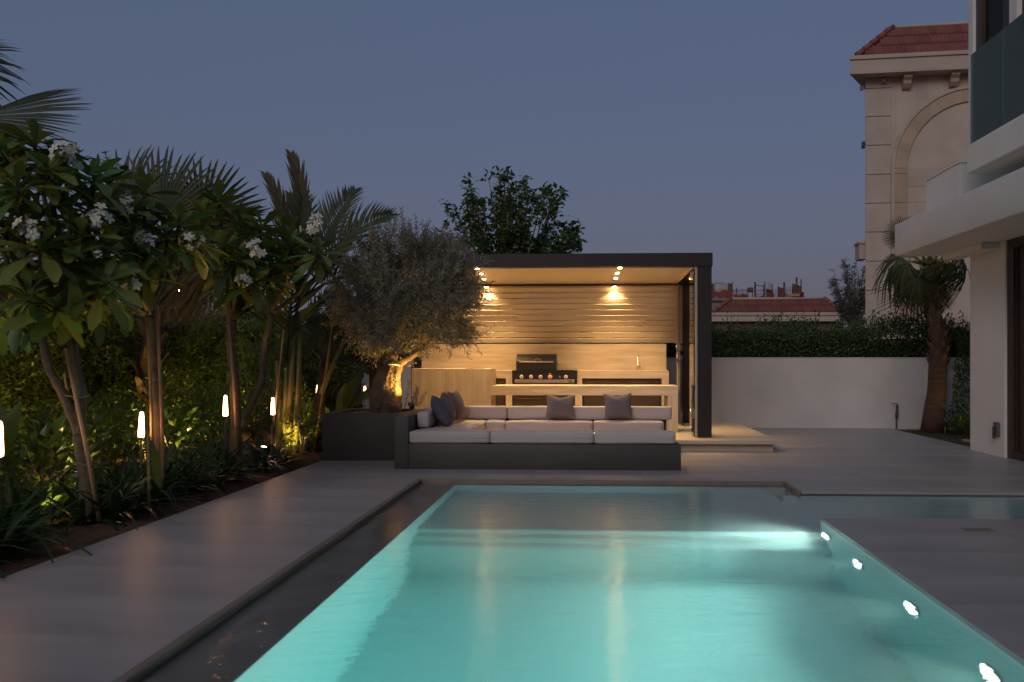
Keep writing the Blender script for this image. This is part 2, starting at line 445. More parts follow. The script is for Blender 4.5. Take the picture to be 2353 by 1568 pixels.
def lamp(name, kind, loc, energy, color, parent=None, target=None, angle=90, blend=0.5, radius=0.03, size=None):
    l = bpy.data.lights.new(name, kind); l.energy = energy; l.color = color
    if kind == 'SPOT':
        l.spot_size = math.radians(angle); l.spot_blend = blend; l.shadow_soft_size = radius
    elif kind == 'POINT': l.shadow_soft_size = radius
    elif kind == 'AREA':
        l.shape = 'RECTANGLE'; l.size, l.size_y = size
    o = bpy.data.objects.new(name, l); COL.objects.link(o)
    if target is not None:
        o.rotation_euler = (Vector(target) - Vector(loc)).to_track_quat('-Z', 'Y').to_euler()
    if parent is not None:
        o.parent = parent; o.location = Vector(loc) - ORG[parent.name]
    else: o.location = loc
    return o

def frame(p, d, up=(0, 0, 1), s=1.0, roll=0.0):
    """matrix whose +Y runs along d from p"""
    d = Vector(d).normalized(); up = Vector(up)
    x = d.cross(up)
    if x.length < 1e-4: x = d.cross(Vector((1, 0, 0)))
    x.normalize(); z = x.cross(d)
    if roll:
        c, q = math.cos(roll), math.sin(roll); x, z = x * c + z * q, z * c - x * q
    m = Matrix((( x.x, d.x, z.x), (x.y, d.y, z.y), (x.z, d.z, z.z))).to_4x4()
    return Matrix.Translation(Vector(p)) @ m @ Matrix.Scale(s, 4)
def frames_np(d, up=None, roll=None, s=None):
    d = np.asarray(d, float); d /= np.linalg.norm(d, axis=1, keepdims=True) + 1e-9
    up = np.tile([0.0, 0.0, 1.0], (len(d), 1)) if up is None else up
    x = np.cross(d, up); ln = np.linalg.norm(x, axis=1, keepdims=True); x = np.where(ln < 1e-3, np.array([1.0, 0, 0]), x / (ln + 1e-9))
    z = np.cross(x, d)
    if roll is not None:
        c = np.cos(roll)[:, None]; q = np.sin(roll)[:, None]; x, z = x * c + z * q, z * c - x * q
    m = np.stack([x, d, z], axis=2)
    if s is not None: m = m * s[:, None, None]
    return m

def strip(L, widths, curl=0.0, fold=0.15, nseg=4, wave=0.0):
    """a leaf blade along +Y with a midrib fold; widths: half widths at nseg+1 stations"""
    v = []; f = []
    y = 0; z = 0; a = 0
    for i in range(nseg + 1):
        w = widths[i]
        wz = wave * math.sin(i * 2.1)
        v += [(-w, y, z + fold * w + wz), (0, y, z), (w, y, z + fold * w - wz)]
        a -= curl / nseg
        y += math.cos(a) * L / nseg; z += math.sin(a) * L / nseg
    for i in range(nseg):
        b = i * 3
        f += [(b, b + 1, b + 4, b + 3), (b + 1, b + 2, b + 5, b + 4)]
    return v, f
def strip_mesh(name, m, *a, **k):
    v, f = strip(*a, **k)
    me = MB().add(v, f, True).mesh(name); me.materials.append(M[m]); return me

LEAF = (np.array([(0, 0, 0), (-.5, .45, .10), (0, .5, 0), (.5, .45, .10), (0, 1, -.06)], float),
        np.array([(0, 2, 1), (0, 3, 2), (1, 2, 4), (2, 3, 4)]))
def leaf_t(L, W):
    v = LEAF[0].copy(); v[:, 0] *= W; v[:, 1] *= L; v[:, 2] *= L; return v, LEAF[1]
def rand_dirs(n):
    d = rng.normal(size=(n, 3)); return d / np.linalg.norm(d, axis=1, keepdims=True)
# ================================================================== GROUND, DECK, POOL
g = MB()
for (x0, x1, y0, y1) in ((-400, 400, 15.75, 800), (-400, 400, -400, -6), (-400, -9, -6, 15.75), (9, 400, -6, 15.75)):
    g.quad((x0, y0, -.05), (x1, y0, -.05), (x1, y1, -.05), (x0, y1, -.05))
solo('ground', g, 'ground', kind='structure')

deck = setting('pool_deck')
base = MB()
REG = [(-3.55, -1.955, -5, 8.61, 1.595, 1.2), (-1.955, 5.47, 8.61, 11.85, 1.2, 1.08), (-3.55, -1.955, 8.61, 11.85, 1.595, 1.08),
       (2.03, 5.47, 7.99, 8.61, 1.2, .62), (-3.55, 5.6, 11.85, 15.5, 1.2, 1.22), (1.85, 5.47, -5, 6.66, 1.2, 1.2),
       (-1.955, 1.85, -5, .8, 1.2, 1.2), (5.0, 5.47, 6.66, 7.99, .47, 1.33)]
slabs = {}
for (x0, x1, y0, y1, sx, sy) in REG:
    base.box(x0 + .012, x1 - .012, y0 + .012, y1 - .012, -.12, -.005)
    nx = max(1, round((x1 - x0) / sx)); ny = max(1, round((y1 - y0) / sy))
    dx = (x1 - x0) / nx; dy = (y1 - y0) / ny
    for i in range(nx):
        for j in range(ny):
            k = (round(dx, 3), round(dy, 3))
            if k not in slabs:
                gp = .0018
                me = MB().box(-dx / 2 + gp, dx / 2 - gp, -dy / 2 + gp, dy / 2 - gp, -.025, 0).mesh('slab'); me.materials.append(M['deck']); slabs[k] = me
            put('slab', slabs[k], Matrix.Translation((x0 + (i + .5) * dx, y0 + (j + .5) * dy, 0)), deck)
part('slab_bed', base, 'grout', deck)
cp = MB()
cp.box(-1.95, -1.90, .8, 8.57, -.2, .007, .004)
cp.box(-1.95, 1.99, 8.57, 8.605, -.2, .006, .004)
cp.box(1.99, 2.025, 7.99, 8.605, -.2, .005, .004)
part('coping', cp, 'coping', deck)

pool = setting('pool_basin')
b = MB()
b.box(-1.66, 2.0, .65, 6.66, -1.6, -1.45)                    # floor
b.box(-1.66, -1.51, .65, 8.57, -1.45, -.06)                  # left wall
b.box(1.85, 2.0, .65, 6.66, -1.6, -.026)                     # right wall
b.box(-1.51, 1.85, .65, .8, -1.45, -.026)                    # near wall
part('basin_wall', b, 'pooltile', pool)
b = MB(); b.box(-1.51, 1.85, 6.655, 8.46, -1.45, -.42); b.box(1.85, 5.0, 6.66, 8.0, -.6, -.42)
part('shelf_floor', b, 'pooltile', pool)
for (y0, y1, z) in ((6.52, 6.655, -.56), (6.385, 6.52, -.70)):
    part('step', MB().box(-1.51, 1.85, y0, y1, -1.45, z, .006), 'pooltile', pool)
b = MB(); b.box(-1.51, 1.99, 8.46, 8.57, -1.45, -.06); b.box(5.0, 5.1, 6.66, 8.0, -.6, -.13); b.box(1.86, 5.0, 7.99, 8.05, -.6, -.13)
part('shelf_wall', b, 'pooltile', pool)
lg = MB(); lg.box(-1.95, -1.513, .8, 8.57, -.2, -.052); lg.box(-1.5129, 1.99, 8.463, 8.57, -.2, -.052)
part('overflow_ledge', lg, 'ledge', pool)

e = .008
poly = [(-1.9 - e, .8 - e), (1.85 + e, .8 - e), (1.85 + e, 6.66 - e), (5.0 + e, 6.66 - e), (5.0 + e, 7.99 + e), (1.99 + e, 7.99 + e), (1.99 + e, 8.57 + e), (-1.9 - e, 8.57 + e)]
solo('pool_water', MB().prism(poly, 'z', -1.5, -.034), 'water', kind='structure')

LB = ['round pool light in the wall at the far corner of the deck', 'round pool light low in the side wall, second from the far corner',
      'large round pool light in the side wall, third from the far corner', 'pool light at the lower edge of the photo, fourth from the corner',
      'pool light in the side wall beyond the lower edge, fifth from the corner', 'pool light in the side wall nearest the shallow near end']
for k, (y, z) in enumerate(((6.47, -.36), (5.69, -.42), (4.74, -.42), (3.80, -.42), (2.85, -.42), (1.9, -.42))):
    t = thing('pool_light', LB[k], 'pool light', (1.85, y, z), 'round underwater lights along the pool wall')
    part('rim', MB().tube([(1.851, y, z), (1.835, y, z)], [.098, .094], 24), 'steel', t)
    part('lens', MB().tube([(1.8345, y, z), (1.828, y, z)], [.078, .06], 24), 'poollens', t)
    lamp('pool_lamp', 'SPOT', (1.80, y, z), 38, (.86, 1.0, .86), t, (0, y - .05, z - (.42 if k else .12)), 112 if k else 160, 1.0, .05)

# flush drain cover on the right deck
c = onz(2247, 1218)
dc = thing('drain_cover', 'small flush rectangular drain cover set into the deck right of the pool', 'drain cover', c)
part('cover', MB().box(c.x - .11, c.x + .11, c.y - .06, c.y + .06, -.004, .003, .002), 'coping', dc)

# ================================================================== SOFA
S = thing('garden_sofa', 'long grey built-in outdoor sofa with pale cushions in front of the pergola', 'sofa', (-.7, 10.4, 0))
part('front_bench', MB().box(-2.25, .998, 9.43, 9.76, 0, .302, .006, 2), 'basecoat', S)
part('arm', MB().box(-2.412, -2.24, 9.42, 11.44, 0, .625, .006, 2), 'basecoat', S)
part('side_bench', MB().box(-2.24, -1.62, 9.765, 11.44, 0, .30), 'basecoat', S)
part('back_bench', MB().box(-1.615, .93, 11.05, 11.40, 0, .30), 'basecoat', S)
part('back_panel', MB().box(-2.24, 1.0, 11.405, 11.44, .0, .50), 'basecoat', S)
def X(v, y, Y): return at(v, y, Y).x
def cushion(name, x0, x1, y0, y1, z0, z1, r=.03, puff=.012):
    v, f = rounded(x0, x1, y0, y1, z0, z1, r, puff)
    o = part(name, MB().add(v, f, True), 'cushion', S)
    if name == 'seat_cushion':
        zm = z0 + .45 * (z1 - z0)
        pp = MB().tube([(x0 + r * .4, y0 - .0015, zm), ((x0 + x1) / 2, y0 - .008, zm - .002), (x1 - r * .4, y0 - .0015, zm)], .0035, 6)
        part('piping', pp, 'cushion', o)
    return o
for a, c2 in ((939, 1125.4), (1126, 1365.3), (1366, 1553)):
    cushion('seat_cushion', X(a, 995, 9.44), X(c2, 995, 9.44), 9.44, 9.75, .305, .452)
cushion('seat_cushion', -2.225, -1.54, 9.765, 10.99, .305, .452)
xb = [X(1114, 970, 11.0), X(1160, 970, 11.0), X(1363, 970, 11.0), X(1526, 970, 11.0)]
cushion('seat_cushion', -2.225, -1.55, 11.0, 11.39, .305, .452)
cushion('seat_cushion', -1.54, xb[1] - .005, 11.0, 11.39, .305, .452)
cushion('seat_cushion', xb[1] + .005, xb[2] - .005, 11.0, 11.39, .305, .452)
cushion('seat_cushion', xb[2] + .005, xb[3], 11.0, 11.39, .305, .452)
bb = [-2.06, X(1165.5, 950, 11.26), X(1405, 950, 11.26), X(1545, 950, 11.26)]
for a, c2 in zip(bb[:-1], bb[1:]):
    cushion('back_cushion', a + .004, c2 - .004, 11.25, 11.40, .462, .648, .03, .008)
cushion('back_cushion', -2.228, -2.07, 9.79, 10.62, .458, .655, .035, .006)
cushion('back_cushion', -2.228, -2.07, 10.63, 11.39, .458, .65, .035, .006)
for (x0, x1, y0, y1) in ((-1.60, .93, 9.762, 9.772), (-1.60, .93, 11.036, 11.046)):
    part('led_strip', MB().box(x0, x1, y0, y1, .028 if y0 < 10 else .284, .040 if y0 < 10 else .296), 'led', S)
part('led_strip', MB().box(-1.617, -1.607, 9.80, 11.0, .284, .296), 'led', S)

def pillow_mesh(w, h, t, dip=.03):
    n = 16; V = []; F = []
    for side in (1, -1):
        for j in range(n + 1):
            for i in range(n + 1):
                u = i / n * 2 - 1; v = j / n * 2 - 1
                x = u * w / 2 * (1 - .10 * (1 - v * v)); z = v * h / 2 * (1 - .09 * (1 - u * u))
                th = t / 2 * max(0, (1 - abs(u) ** 2.4)) ** .6 * max(0, (1 - abs(v) ** 2.4)) ** .6
                wr = .006 * mnoise.noise(Vector((u * 3, v * 3, side * 2.1 + w * 10))) * (1 if th > .003 else 0)
                z -= dip * math.exp(-(u / .45) ** 2) * max(0, v) ** 2
                V.append((x, side * (th + wr), z))
    m = (n + 1) ** 2
    for s_ in range(2):
        for j in range(n):
            for i in range(n):
                a = s_ * m + j * (n + 1) + i
                q = (a, a + 1, a + n + 2, a + n + 1)
                F.append(q if s_ else q[::-1])
    return V, F
def pillow(loc, w, h, t, rot, m, label, dip=.03):
    V, F = pillow_mesh(w, h, t, dip)
    R = Matrix.Rotation(rot[2], 3, 'Z') @ Matrix.Rotation(rot[0], 3, 'X') @ Matrix.Rotation(rot[1], 3, 'Y')
    W = [tuple(R @ Vector(p) + Vector(loc)) for p in V]
    o = solo('throw_pillow', MB().add(W, F, True), m, label, 'pillow', (loc[0], loc[1], loc[2] - h / 2), 'throw pillows on the garden sofa')
    return o
c = at(1287, 943, 11.17); pillow((c.x, c.y, .648), .41, .345, .14, (-.24, .03, .0), 'pillow', 'mauve throw pillow in the middle of the sofa back, in front of the grill')
c = at(1420, 943, 11.17); pillow((c.x, c.y, .655), .40, .365, .14, (-.22, -.02, .05), 'pillow', 'mauve throw pillow with a dented top near the open end of the sofa')
pillow((-1.99, 10.12, .655), .46, .44, .20, (-.50, 0, PI / 2 + .25), 'pillow_grey', 'slate blue throw pillow slumped on the sofa arm, nearest the pool')
pillow((-1.97, 10.52, .675), .44, .44, .17, (-.30, 0, PI / 2 + .12), 'pillow', 'dark mauve throw pillow standing between two others by the sofa arm', .01)
pillow((-1.93, 10.98, .675), .44, .43, .17, (-.34, 0, PI / 2 - .1), 'pillow', 'creased mauve throw pillow in the back corner of the sofa', .01)

# ================================================================== PLANTER
P = thing('planter_box', 'large square grey rendered planter holding the old olive tree', 'planter', (-2.98, 10.72, 0))
pl = MB()
pl.box(-3.557, -2.418, 10.2, 10.32, 0, .612, .005, 2); pl.box(-3.557, -2.418, 11.14, 11.26, 0, .612, .005, 2)
pl.box(-3.555, -3.437, 10.321, 11.139, 0, .610); pl.box(-2.538, -2.42, 10.321, 11.139, 0, .610)
part('planter_wall', pl, 'basecoat', P)
part('planter_soil', MB().box(-3.437, -2.538, 10.32, 11.14, .3, .575), 'soil', P)

# ================================================================== PLINTH
PLN = thing('stone_plinth', 'low pale stone platform with an overhanging top under the pergola', 'platform', (-.4, 13, 0), kind='structure')
xs = [-3.5, -2.3, -1.1, .1, 1.3, 2.585]; ys = [11.36, 12.4, 13.5, 14.75]
for i in range(5):
    for j in range(3):
        part('top_slab', MB().box(xs[i] + .001, xs[i + 1] - .001, ys[j] + .001, ys[j + 1] - .001, .112, .162, .002), 'plinth', PLN)
for (a, c2) in ((-3.45, -2.0), (-2.0, -.6), (-.6, X(1360 + 235, 1020, 11.46)), (X(1595, 1020, 11.46), X(1689, 1020, 11.46)), (X(1689, 1020, 11.46), 2.52)):
    part('riser_stone', MB().box(a + .0015, c2 - .0015, 11.46, 11.52, 0, .111), 'plinth', PLN)
part('core', MB().box(-3.4, 2.50, 11.521, 14.7, 0, .111), 'grout', PLN)
part('riser_stone', MB().box(2.501, 2.52, 11.521, 14.7, 0, .111), 'plinth', PLN)

# ================================================================== PERGOLA
G = thing('pergola', 'dark bronze pergola with cream louvred back screen over the outdoor kitchen', 'pergola', (-.85, 13.1, .162))
ZU, ZT = 2.675, 2.872
XL, XR, YF, YB = -3.385, 1.69, 11.74, 14.66
pw = .205
for (x, y) in ((XL, YF), (XR - pw, YF), (XL, YB - pw), (XR - pw, YB - pw)):
    pm = MB().box(x, x + pw, y, y + pw, .162, ZU, .003)
    po = part('post', pm, 'pergola', G)
part('beam', MB().box(XL - .012, XR + .012, YF - .015, YF + .165, ZU, ZT, .004), 'pergola', G)
part('beam', MB().box(XL - .012, XR + .012, YB - .165, YB + .015, ZU, ZT, .004), 'pergola', G)
for x in (XL, XR - .18):
    part('beam', MB().box(x, x + .18, YF + .1655, YB - .1655, ZU, ZT - .004), 'pergola', G)
# cream tracks along the inside of the right-hand posts
for (x, y) in ((XR - pw - .03, YF + .02), (XR - pw - .03, YB - pw)):
    tr = MB()
    for k in range(2): tr.box(x + k * .016, x + k * .016 + .010, y, y + .10, .165, ZU)
    part('side_track', tr, 'slat', G)
for (x, y) in ((XL + pw, YF + .02), (XL + pw, YB - pw)):
    tr = MB()
    for k in range(2): tr.box(x + k * .016 + .003, x + k * .016 + .013, y, y + .10, .165, ZU)
    part('side_track', tr, 'slat', G)
# roof blades (closed)
cx0, cx1 = XL + .181, XR - .275
ny = 23; y0 = YF + .17; y1 = YB - .22
part('roof_trim', MB().box(cx1 + .003, cx1 + .02, y0, y1, ZU - .004, ZU + .08).box(cx1 + .03, cx1 + .045, y0, y1, ZU + .004, ZU + .08), 'slat', G)
part('roof_trim', MB().box(cx0, cx1, 14.30, 14.385, ZU + .006, ZU + .0255), 'slat', G)
bl = MB(); dyb = (y1 - y0) / ny
bl.prism([(.0015, 0.006), (.012, 0), (dyb - .014, 0), (dyb - .0015, .008), (dyb - .0015, .022), (.0015, .022)], 'x', 0, cx1 - cx0)
blade = bl.mesh('roof_blade'); blade.materials.append(M['slat'])
for k in range(ny):
    put('roof_blade', blade, Matrix.Translation((cx0, y0 + k * dyb, ZU + .026)), G)
part('roof_sheet', MB().box(XL + .18, XR - .18, YF + .165, YB - .165, ZU + .10, ZT - .03), 'pergola', G)
# back screen: frame + ten flared slats
sx0, sx1 = XL + pw + .04, X(1551, 720, 14.4)
sy = 14.42
tops = [661, 673.6, 686.5, 698.8, 711.7, 724, 737.2, 749.8, 762.7, 775.3, 789.6]
zz = [at(1300, q, sy).z for q in tops]
slh = (zz[0] - zz[-1]) / 10
sm_ = MB().prism([(.050, .001), (-.014, -.001), (-.024, -.005), (-.023, -.014), (.002, -slh + .013), (.006, -slh + .011), (.044, -slh + .011)], 'x', 0, sx1 - sx0)
slm = sm_.mesh('screen_slat'); slm.materials.append(M['slat'])
for k in range(10):
    put('screen_slat', slm, Matrix.Translation((sx0, sy, zz[0] - k * slh)), G)
part('screen_frame', MB().box(sx0, sx1 + .034, sy - .005, sy + .05, zz[0] + .002, zz[0] + .025).box(sx1 + .002, sx1 + .034, sy - .008, sy + .05, zz[-1], zz[0]).box(sx1 + .042, sx1 + .062, sy - .012, sy + .05, .165, zz[0] + .03), 'slat', G)
part('screen_header', MB().box(sx0, sx1 + .03, sy - .03, sy + .013, zz[0] + .027, ZU + .024), 'pergola', G)
# recessed lights
def downlight(x, y, z, watt, ang=115, cone=True):
    o = part('downlight', MB().tube([(x, y, z + .004), (x, y, z - .006)], [.052, .048], 20), 'steel', G)
    part('lens', MB().tube([(x, y, z - .0065), (x, y, z - .014), (x, y, z - .018)], [.030, .027, .016], 16), 'lens', o)
    lamp('downlight_lamp', 'SPOT', (x, y, z - .03), watt, (1.0, .61, .25), G, (x, y, 0), ang, .7, .03)
for vx in ((1424, 1418, 1415, 1412), (1096, 1106, 1112, 1118)):
    for k, (Y, z) in enumerate(((11.84, ZU), (12.75, ZU + .022), (13.55, ZU + .022), (14.32, ZU - .05))):
        x = at(vx[k], 640, Y).x
        if k == 3: part('lamp_arm', MB().box(x - .012, x + .012, 14.27, 14.41, ZU - .045, ZU - .035), 'pergola', G)
        downlight(x, Y, z, (50, 50, 50, 26)[k], (115, 115, 115, 125)[k])
x = XR - .09
for Y in (13.5,): downlight(x, Y, ZU, 12)
downlight(XL + .09, 13.5, ZU, 12)
# folded frameless glass leaf with clamps by the rear right post, one more by the front post
gx = sx1 + .03
part('glass_panel', MB().box(sx1 + .068, sx1 + .076, 13.75, 14.40, .18, ZU - .03), 'clear', G)
for z in (at(1550, 800, 14.38).z, at(1550, 823, 14.38).z):
    cl = part('glass_clamp', MB().box(sx1 + .04, sx1 + .10, 14.30, 14.37, z - .05, z + .045, .006), 'steel', G)
    part('knob', MB().tube([(sx1 + .04, 14.33, z), (sx1 + .012, 14.33, z)], [.05, .055], 18), 'steel', cl)
part('glass_panel', MB().box(XR - pw - .05, XR - pw - .042, YF + .03, YF + .60, .18, ZU - .03), 'clear', G)
z = at(1592, 951, 11.8).z
cl = part('glass_clamp', MB().box(XR - pw - .075, XR - pw - .02, YF + .05, YF + .13, z - .07, z + .07, .006), 'steel', G)
part('knob', MB().tube([(XR - pw - .075, YF + .09, z - .01), (XR - pw - .10, YF + .09, z - .01)], [.075, .08], 18), 'steel', cl)

# ================================================================== OUTDOOR KITCHEN
K = thing('kitchen_counter', 'long travertine kitchen counter with splashback along the pergola back wall', 'counter', (-.8, 14.0, .162))
zc = 1.117; yk = 13.95
kr = X(1537, 860, yk); zt = at(1400, 790.5, 14.26).z
part('splashback', MB().box(XL + pw + .03, X(1531, 820, 14.26), 14.26, 14.30, .165, zt), 'stonewood', K)
part('countertop', MB().box(-3.1, kr, yk, 14.258, zc - .022, zc, .002), 'stonewood', K)
ap = MB(); ap.box(-3.1, kr, yk, yk + .04, zc - .135, zc - .0225)
part('apron', ap, 'stonewood', K)
cabs = [(1139, 1162), (1177, 1321), (1338, 1520)]
for (a, c2) in ((1100, 1138), (1162.4, 1176.6), (1321.6, 1337.4), (1520.6, 1537)):
    part('pier', MB().box(X(a, 900, yk), X(c2, 900, yk), yk, yk + .30, .165, zc - .1355), 'stonewood_v', K)
def cab(x0, x1, zt_, doors):
    part('carcass', MB().box(x0 + .002, x1 - .002, yk + .035, yk + .29, .165, zt_), 'cabinet', K)
    n = len(doors)
    for (u0, u1) in doors:
        a = x0 + .03 + (x1 - x0 - .06) * u0; b2 = x0 + .03 + (x1 - x0 - .06) * u1
        d = part('cabinet_door', MB().box(a + .006, b2 - .006, yk + .012, yk + .034, .20, zt_ - .035, .003), 'cabinet', K)
        part('handle', MB().tube([(a + .05, yk + .0, zt_ - .075), (a + .05, yk - .014, zt_ - .075), (b2 - .05, yk - .014, zt_ - .075), (b2 - .05, yk, zt_ - .075)], .007, 8), 'cabinet', d)
cab(X(1139, 900, yk), X(1162.4, 900, yk), zc - .137, [(0, 1)])
cab(X(1337.4, 900, yk), X(1520.6, 900, yk), zc - .137, [(0, .52), (.54, 1)])
gz = at(1250, 882.5, yk).z
cab(X(1176.6, 900, yk), X(1321.6, 900, yk), at(1250, 907, yk).z, [(0, .5), (.5, 1)])
part('rail', MB().box(X(1176.6, 900, yk), X(1321.6, 900, yk), yk + .002, yk + .04, at(1250, 907, yk).z + .001, gz - .004), 'stonewood', K)
# mixer tap
fx = X(1466, 840, 14.12)
F = thing('sink_faucet', 'tall slim steel sink mixer tap on the kitchen counter', 'faucet', (fx, 14.12, zc))
part('tap_body', MB().tube([(fx, 14.12, zc), (fx, 14.12, zc + .12), (fx, 14.12, zc + .121), (fx, 14.12, zc + .285)], [.023, .023, .013, .013], 14), 'steel', F)
part('spout', MB().tube([(fx, 14.12, zc + .28), (fx - .005, 14.07, zc + .288), (fx - .01, 13.99, zc + .278)], [.013, .012, .011], 12), 'steel', F)
part('lever', MB().tube([(fx + .02, 14.12, zc + .085), (fx + .075, 14.11, zc + .09)], [.014, .011], 12), 'steel', F)
SK = thing('sink', 'steel sink set into the counter beside the mixer tap', 'sink', (fx - .15, 14.1, zc))
part('rim', MB().box(fx - .40, fx - .06, 14.0, 14.2, zc + .0005, zc + .004), 'steel', SK)

# ================================================================== GRILL
gx0, gx1 = X(1177, 870, yk), X(1326.5, 870, yk)
B = thing('barbecue_grill', 'built-in black gas barbecue with domed hood and round cream knobs', 'barbecue', ((gx0 + gx1) / 2, 14.1, zc - .2))
yg = yk - .03
zb0, zb1 = gz, at(1250, 851.5, yg).z
part('grill_body', MB().box(gx0, gx1, yg, 14.25, zb0, zb1, .004), 'black', B)
hx0, hx1 = X(1186.5, 830, yg + .05), X(1279, 830, yg + .05)
zh = at(1230, 813.5, yg + .15).z
hd = zh - zb1
prof = [(yg + .03, zb1 + .002), (yg + .022, zb1 + .10)]
for q in range(9):
    a = q / 8 * PI / 2
    prof.append((yg + .02 + .17 * (1 - math.cos(a)), zb1 + .10 + (hd - .10) * math.sin(a)))
prof += [(yg + .27, zb1 + hd - .02), (yg + .30, zb1 + .002)]
hood = part('hood', MB().prism(prof, 'x', hx0, hx1), 'black', B)
zhd = at(1235, 832, yg).z
part('handle', MB().box(X(1193.5, 832, yg - .05), X(1271, 832, yg - .05), yg - .06, yg - .04, zhd - .014, zhd + .014, .004, 2), 'steel', B)
for xx in (X(1196, 832, yg - .05), X(1268, 832, yg - .05)):
    part('bracket', MB().box(xx - .012, xx + .012, yg - .045, yg + .03, zhd - .010, zhd + .010), 'black', hood)
em = MB()
ex, ez = X(1235.5, 829, yg), zhd + .028
ring = [(ex + .055 * math.cos(a), yg + .016, ez + .024 * math.sin(a)) for a in np.linspace(0, 2 * PI, 25)]
em.tube(ring, .0045, 6, cap=False)
part('emblem', em, 'steel', hood)
part('side_shelf', MB().box(gx0 + .05, gx1 - .05, yg - .012, yg + .02, zb1 - .022, zb1 + .006, .003), 'black', B)
zk = at(1250, 866.5, yg).z
for q, vx in enumerate((1198.4, 1220.3, 1242.2, 1264.1, 1300.2)):
    x = X(vx, 866, yg)
    ko = part('knob', MB().tube([(x, yg, zk), (x, yg - .022, zk), (x, yg - .026, zk)], [.034, .032, .028], 24), 'knob', B, 'cream knob in a red ring' if q == 3 else None)
    part('hub', MB().tube([(x, yg - .0262, zk), (x, yg - .034, zk)], [.0105, .009], 14), 'black', ko)
    if q == 3:
        part('bezel', MB().tube([(x, yg + .001, zk), (x, yg - .008, zk)], [.046, .042], 24), 'red', ko)
        part('marker', MB().box(x - .02, x + .02, yg - .004, yg + .002, zk + .052, zk + .063), 'knob', ko)
    else:
        part('bezel', MB().tube([(x, yg + .001, zk), (x, yg - .006, zk)], [.041, .038], 24), 'black', ko)
x = X(1286, 866, yg)
io = part('igniter', MB().tube([(x, yg, zk), (x, yg - .012, zk)], [.017, .015], 18), 'steel', B)
part('hub', MB().tube([(x, yg - .0122, zk), (x, yg - .015, zk)], [.009, .009], 12), 'black', io)
zs0, zs1 = at(1250, 880.5, yg).z, at(1250, 872.5, yg).z
tray = part('drip_tray', MB().box(X(1183, 876, yg), X(1319.5, 876, yg), yg - .012, yg + .004, zs0, zs1, .002), 'steel', B)
bx, bz = X(1311, 876, yg), (zs0 + zs1) / 2
bo = MB(); rr = []
ov = [(bx + .058 * math.cos(a), bz + .022 * math.sin(a)) for a in np.linspace(0, 2 * PI, 25)[:-1]]
bo.prism([(p[0], p[1]) for p in ov], 'y', yg - .016, yg - .0125)
bdg = part('badge', bo, 'black', tray)
def letters(text, loc, size, m, parent, name='lettering', rot=(PI / 2, 0, 0)):
    cu = bpy.data.curves.new('t', 'FONT'); cu.body = text; cu.size = size; cu.align_x = 'CENTER'; cu.align_y = 'CENTER'; cu.extrude = .0006
    o = bpy.data.objects.new('t', cu); COL.objects.link(o)
    bpy.context.view_layer.update()
    dg = bpy.context.evaluated_depsgraph_get()
    me = bpy.data.meshes.new_from_object(o.evaluated_get(dg))
    bpy.data.objects.remove(o); bpy.data.curves.remove(cu)
    me.materials.clear(); me.materials.append(M[m]); me.name = name
    from mathutils import Euler
    o2 = bpy.data.objects.new(name, me); COL.objects.link(o2); o2.parent = parent
    o2.matrix_local = Matrix.Translation(Vector(loc) - ORG[parent.name]) @ Euler(rot).to_matrix().to_4x4()
    ORG[o2.name] = ORG[parent.name]
    return o2
letters('boretti', (bx, yg - .0168, bz), .030, 'knob', tray)
rim = [(bx + .060 * math.cos(a), yg - .014, bz + .024 * math.sin(a)) for a in np.linspace(0, 2 * PI, 25)]
part('badge_rim', MB().tube(rim, .0025, 6, cap=False), 'knob', tray)

# ================================================================== TALL BAR COUNTER + TABLE
yt = 12.64
C = thing('bar_counter', 'tall travertine bar block beside the olive tree, left of the table', 'bar counter', (-2.3, 12.97, .162))
zb = at(1000, 847.7, yt).z
part('front_panel', MB().box(-2.95, X(1012, 900, yt), yt, yt + .03, .165, zb - .0215), 'stonewood_v', C)
part('front_panel', MB().box(X(1012, 900, yt) + .002, -1.68, yt + .001, yt + .031, .165, zb - .0215), 'stonewood_v', C)
part('side_panel', MB().box(-1.711, -1.681, yt + .032, 13.28, .165, zb - .0215), 'stonewood_v', C)
part('side_panel', MB().box(-2.95, -2.92, yt + .032, 13.28, .165, zb - .0215), 'stonewood_v', C)
part('back_panel', MB().box(-2.919, -1.712, 13.25, 13.28, .165, zb - .0215), 'stonewood_v', C)
part('countertop', MB().box(-2.952, -1.679, yt - .001, 13.281, zb - .021, zb, .002), 'stonewood', C)
lx = X(1092, 846, 12.95)
L = thing('ice_bin_lid', 'dark rectangular lid with small knob let into the tall bar block', 'lid', (lx, 12.95, zb))
part('lid_plate', MB().box(lx - .14, lx + .14, 12.82, 13.08, zb + .0005, zb + .009, .002), 'lid', L)
part('knob', MB().tube([(lx, 12.95, zb + .009), (lx, 12.95, zb + .02), (lx, 12.95, zb + .021), (lx, 12.95, zb + .034)], [.008, .008, .018, .014], 12), 'steel', L)
T = thing('bar_table', 'thick travertine table with one slab leg between sofa and grill', 'table', (-.2, 12.97, .162))
zt2 = at(1400, 887, yt).z
xr = X(1558, 900, yt)
part('tabletop', MB().box(-1.678, xr, yt, 13.29, zt2 - .152, zt2, .002), 'stonewood', T)
part('leg', MB().box(xr - .162, xr, yt + .0005, 13.2895, .165, zt2 - .1525), 'stonewood_v', T)
# ================================================================== GARDEN WALL
def onx(x, y, XX):
    d = ray(x, y); t = XX / d.x
    return Vector((XX, d.y * t, EYE + d.z * t))
def xf(mb, mtx):
    R = np.array(mtx.to_3x3()); t = np.array(mtx.translation)
    mb.v = [v @ R.T + t for v in mb.v]
    return mb

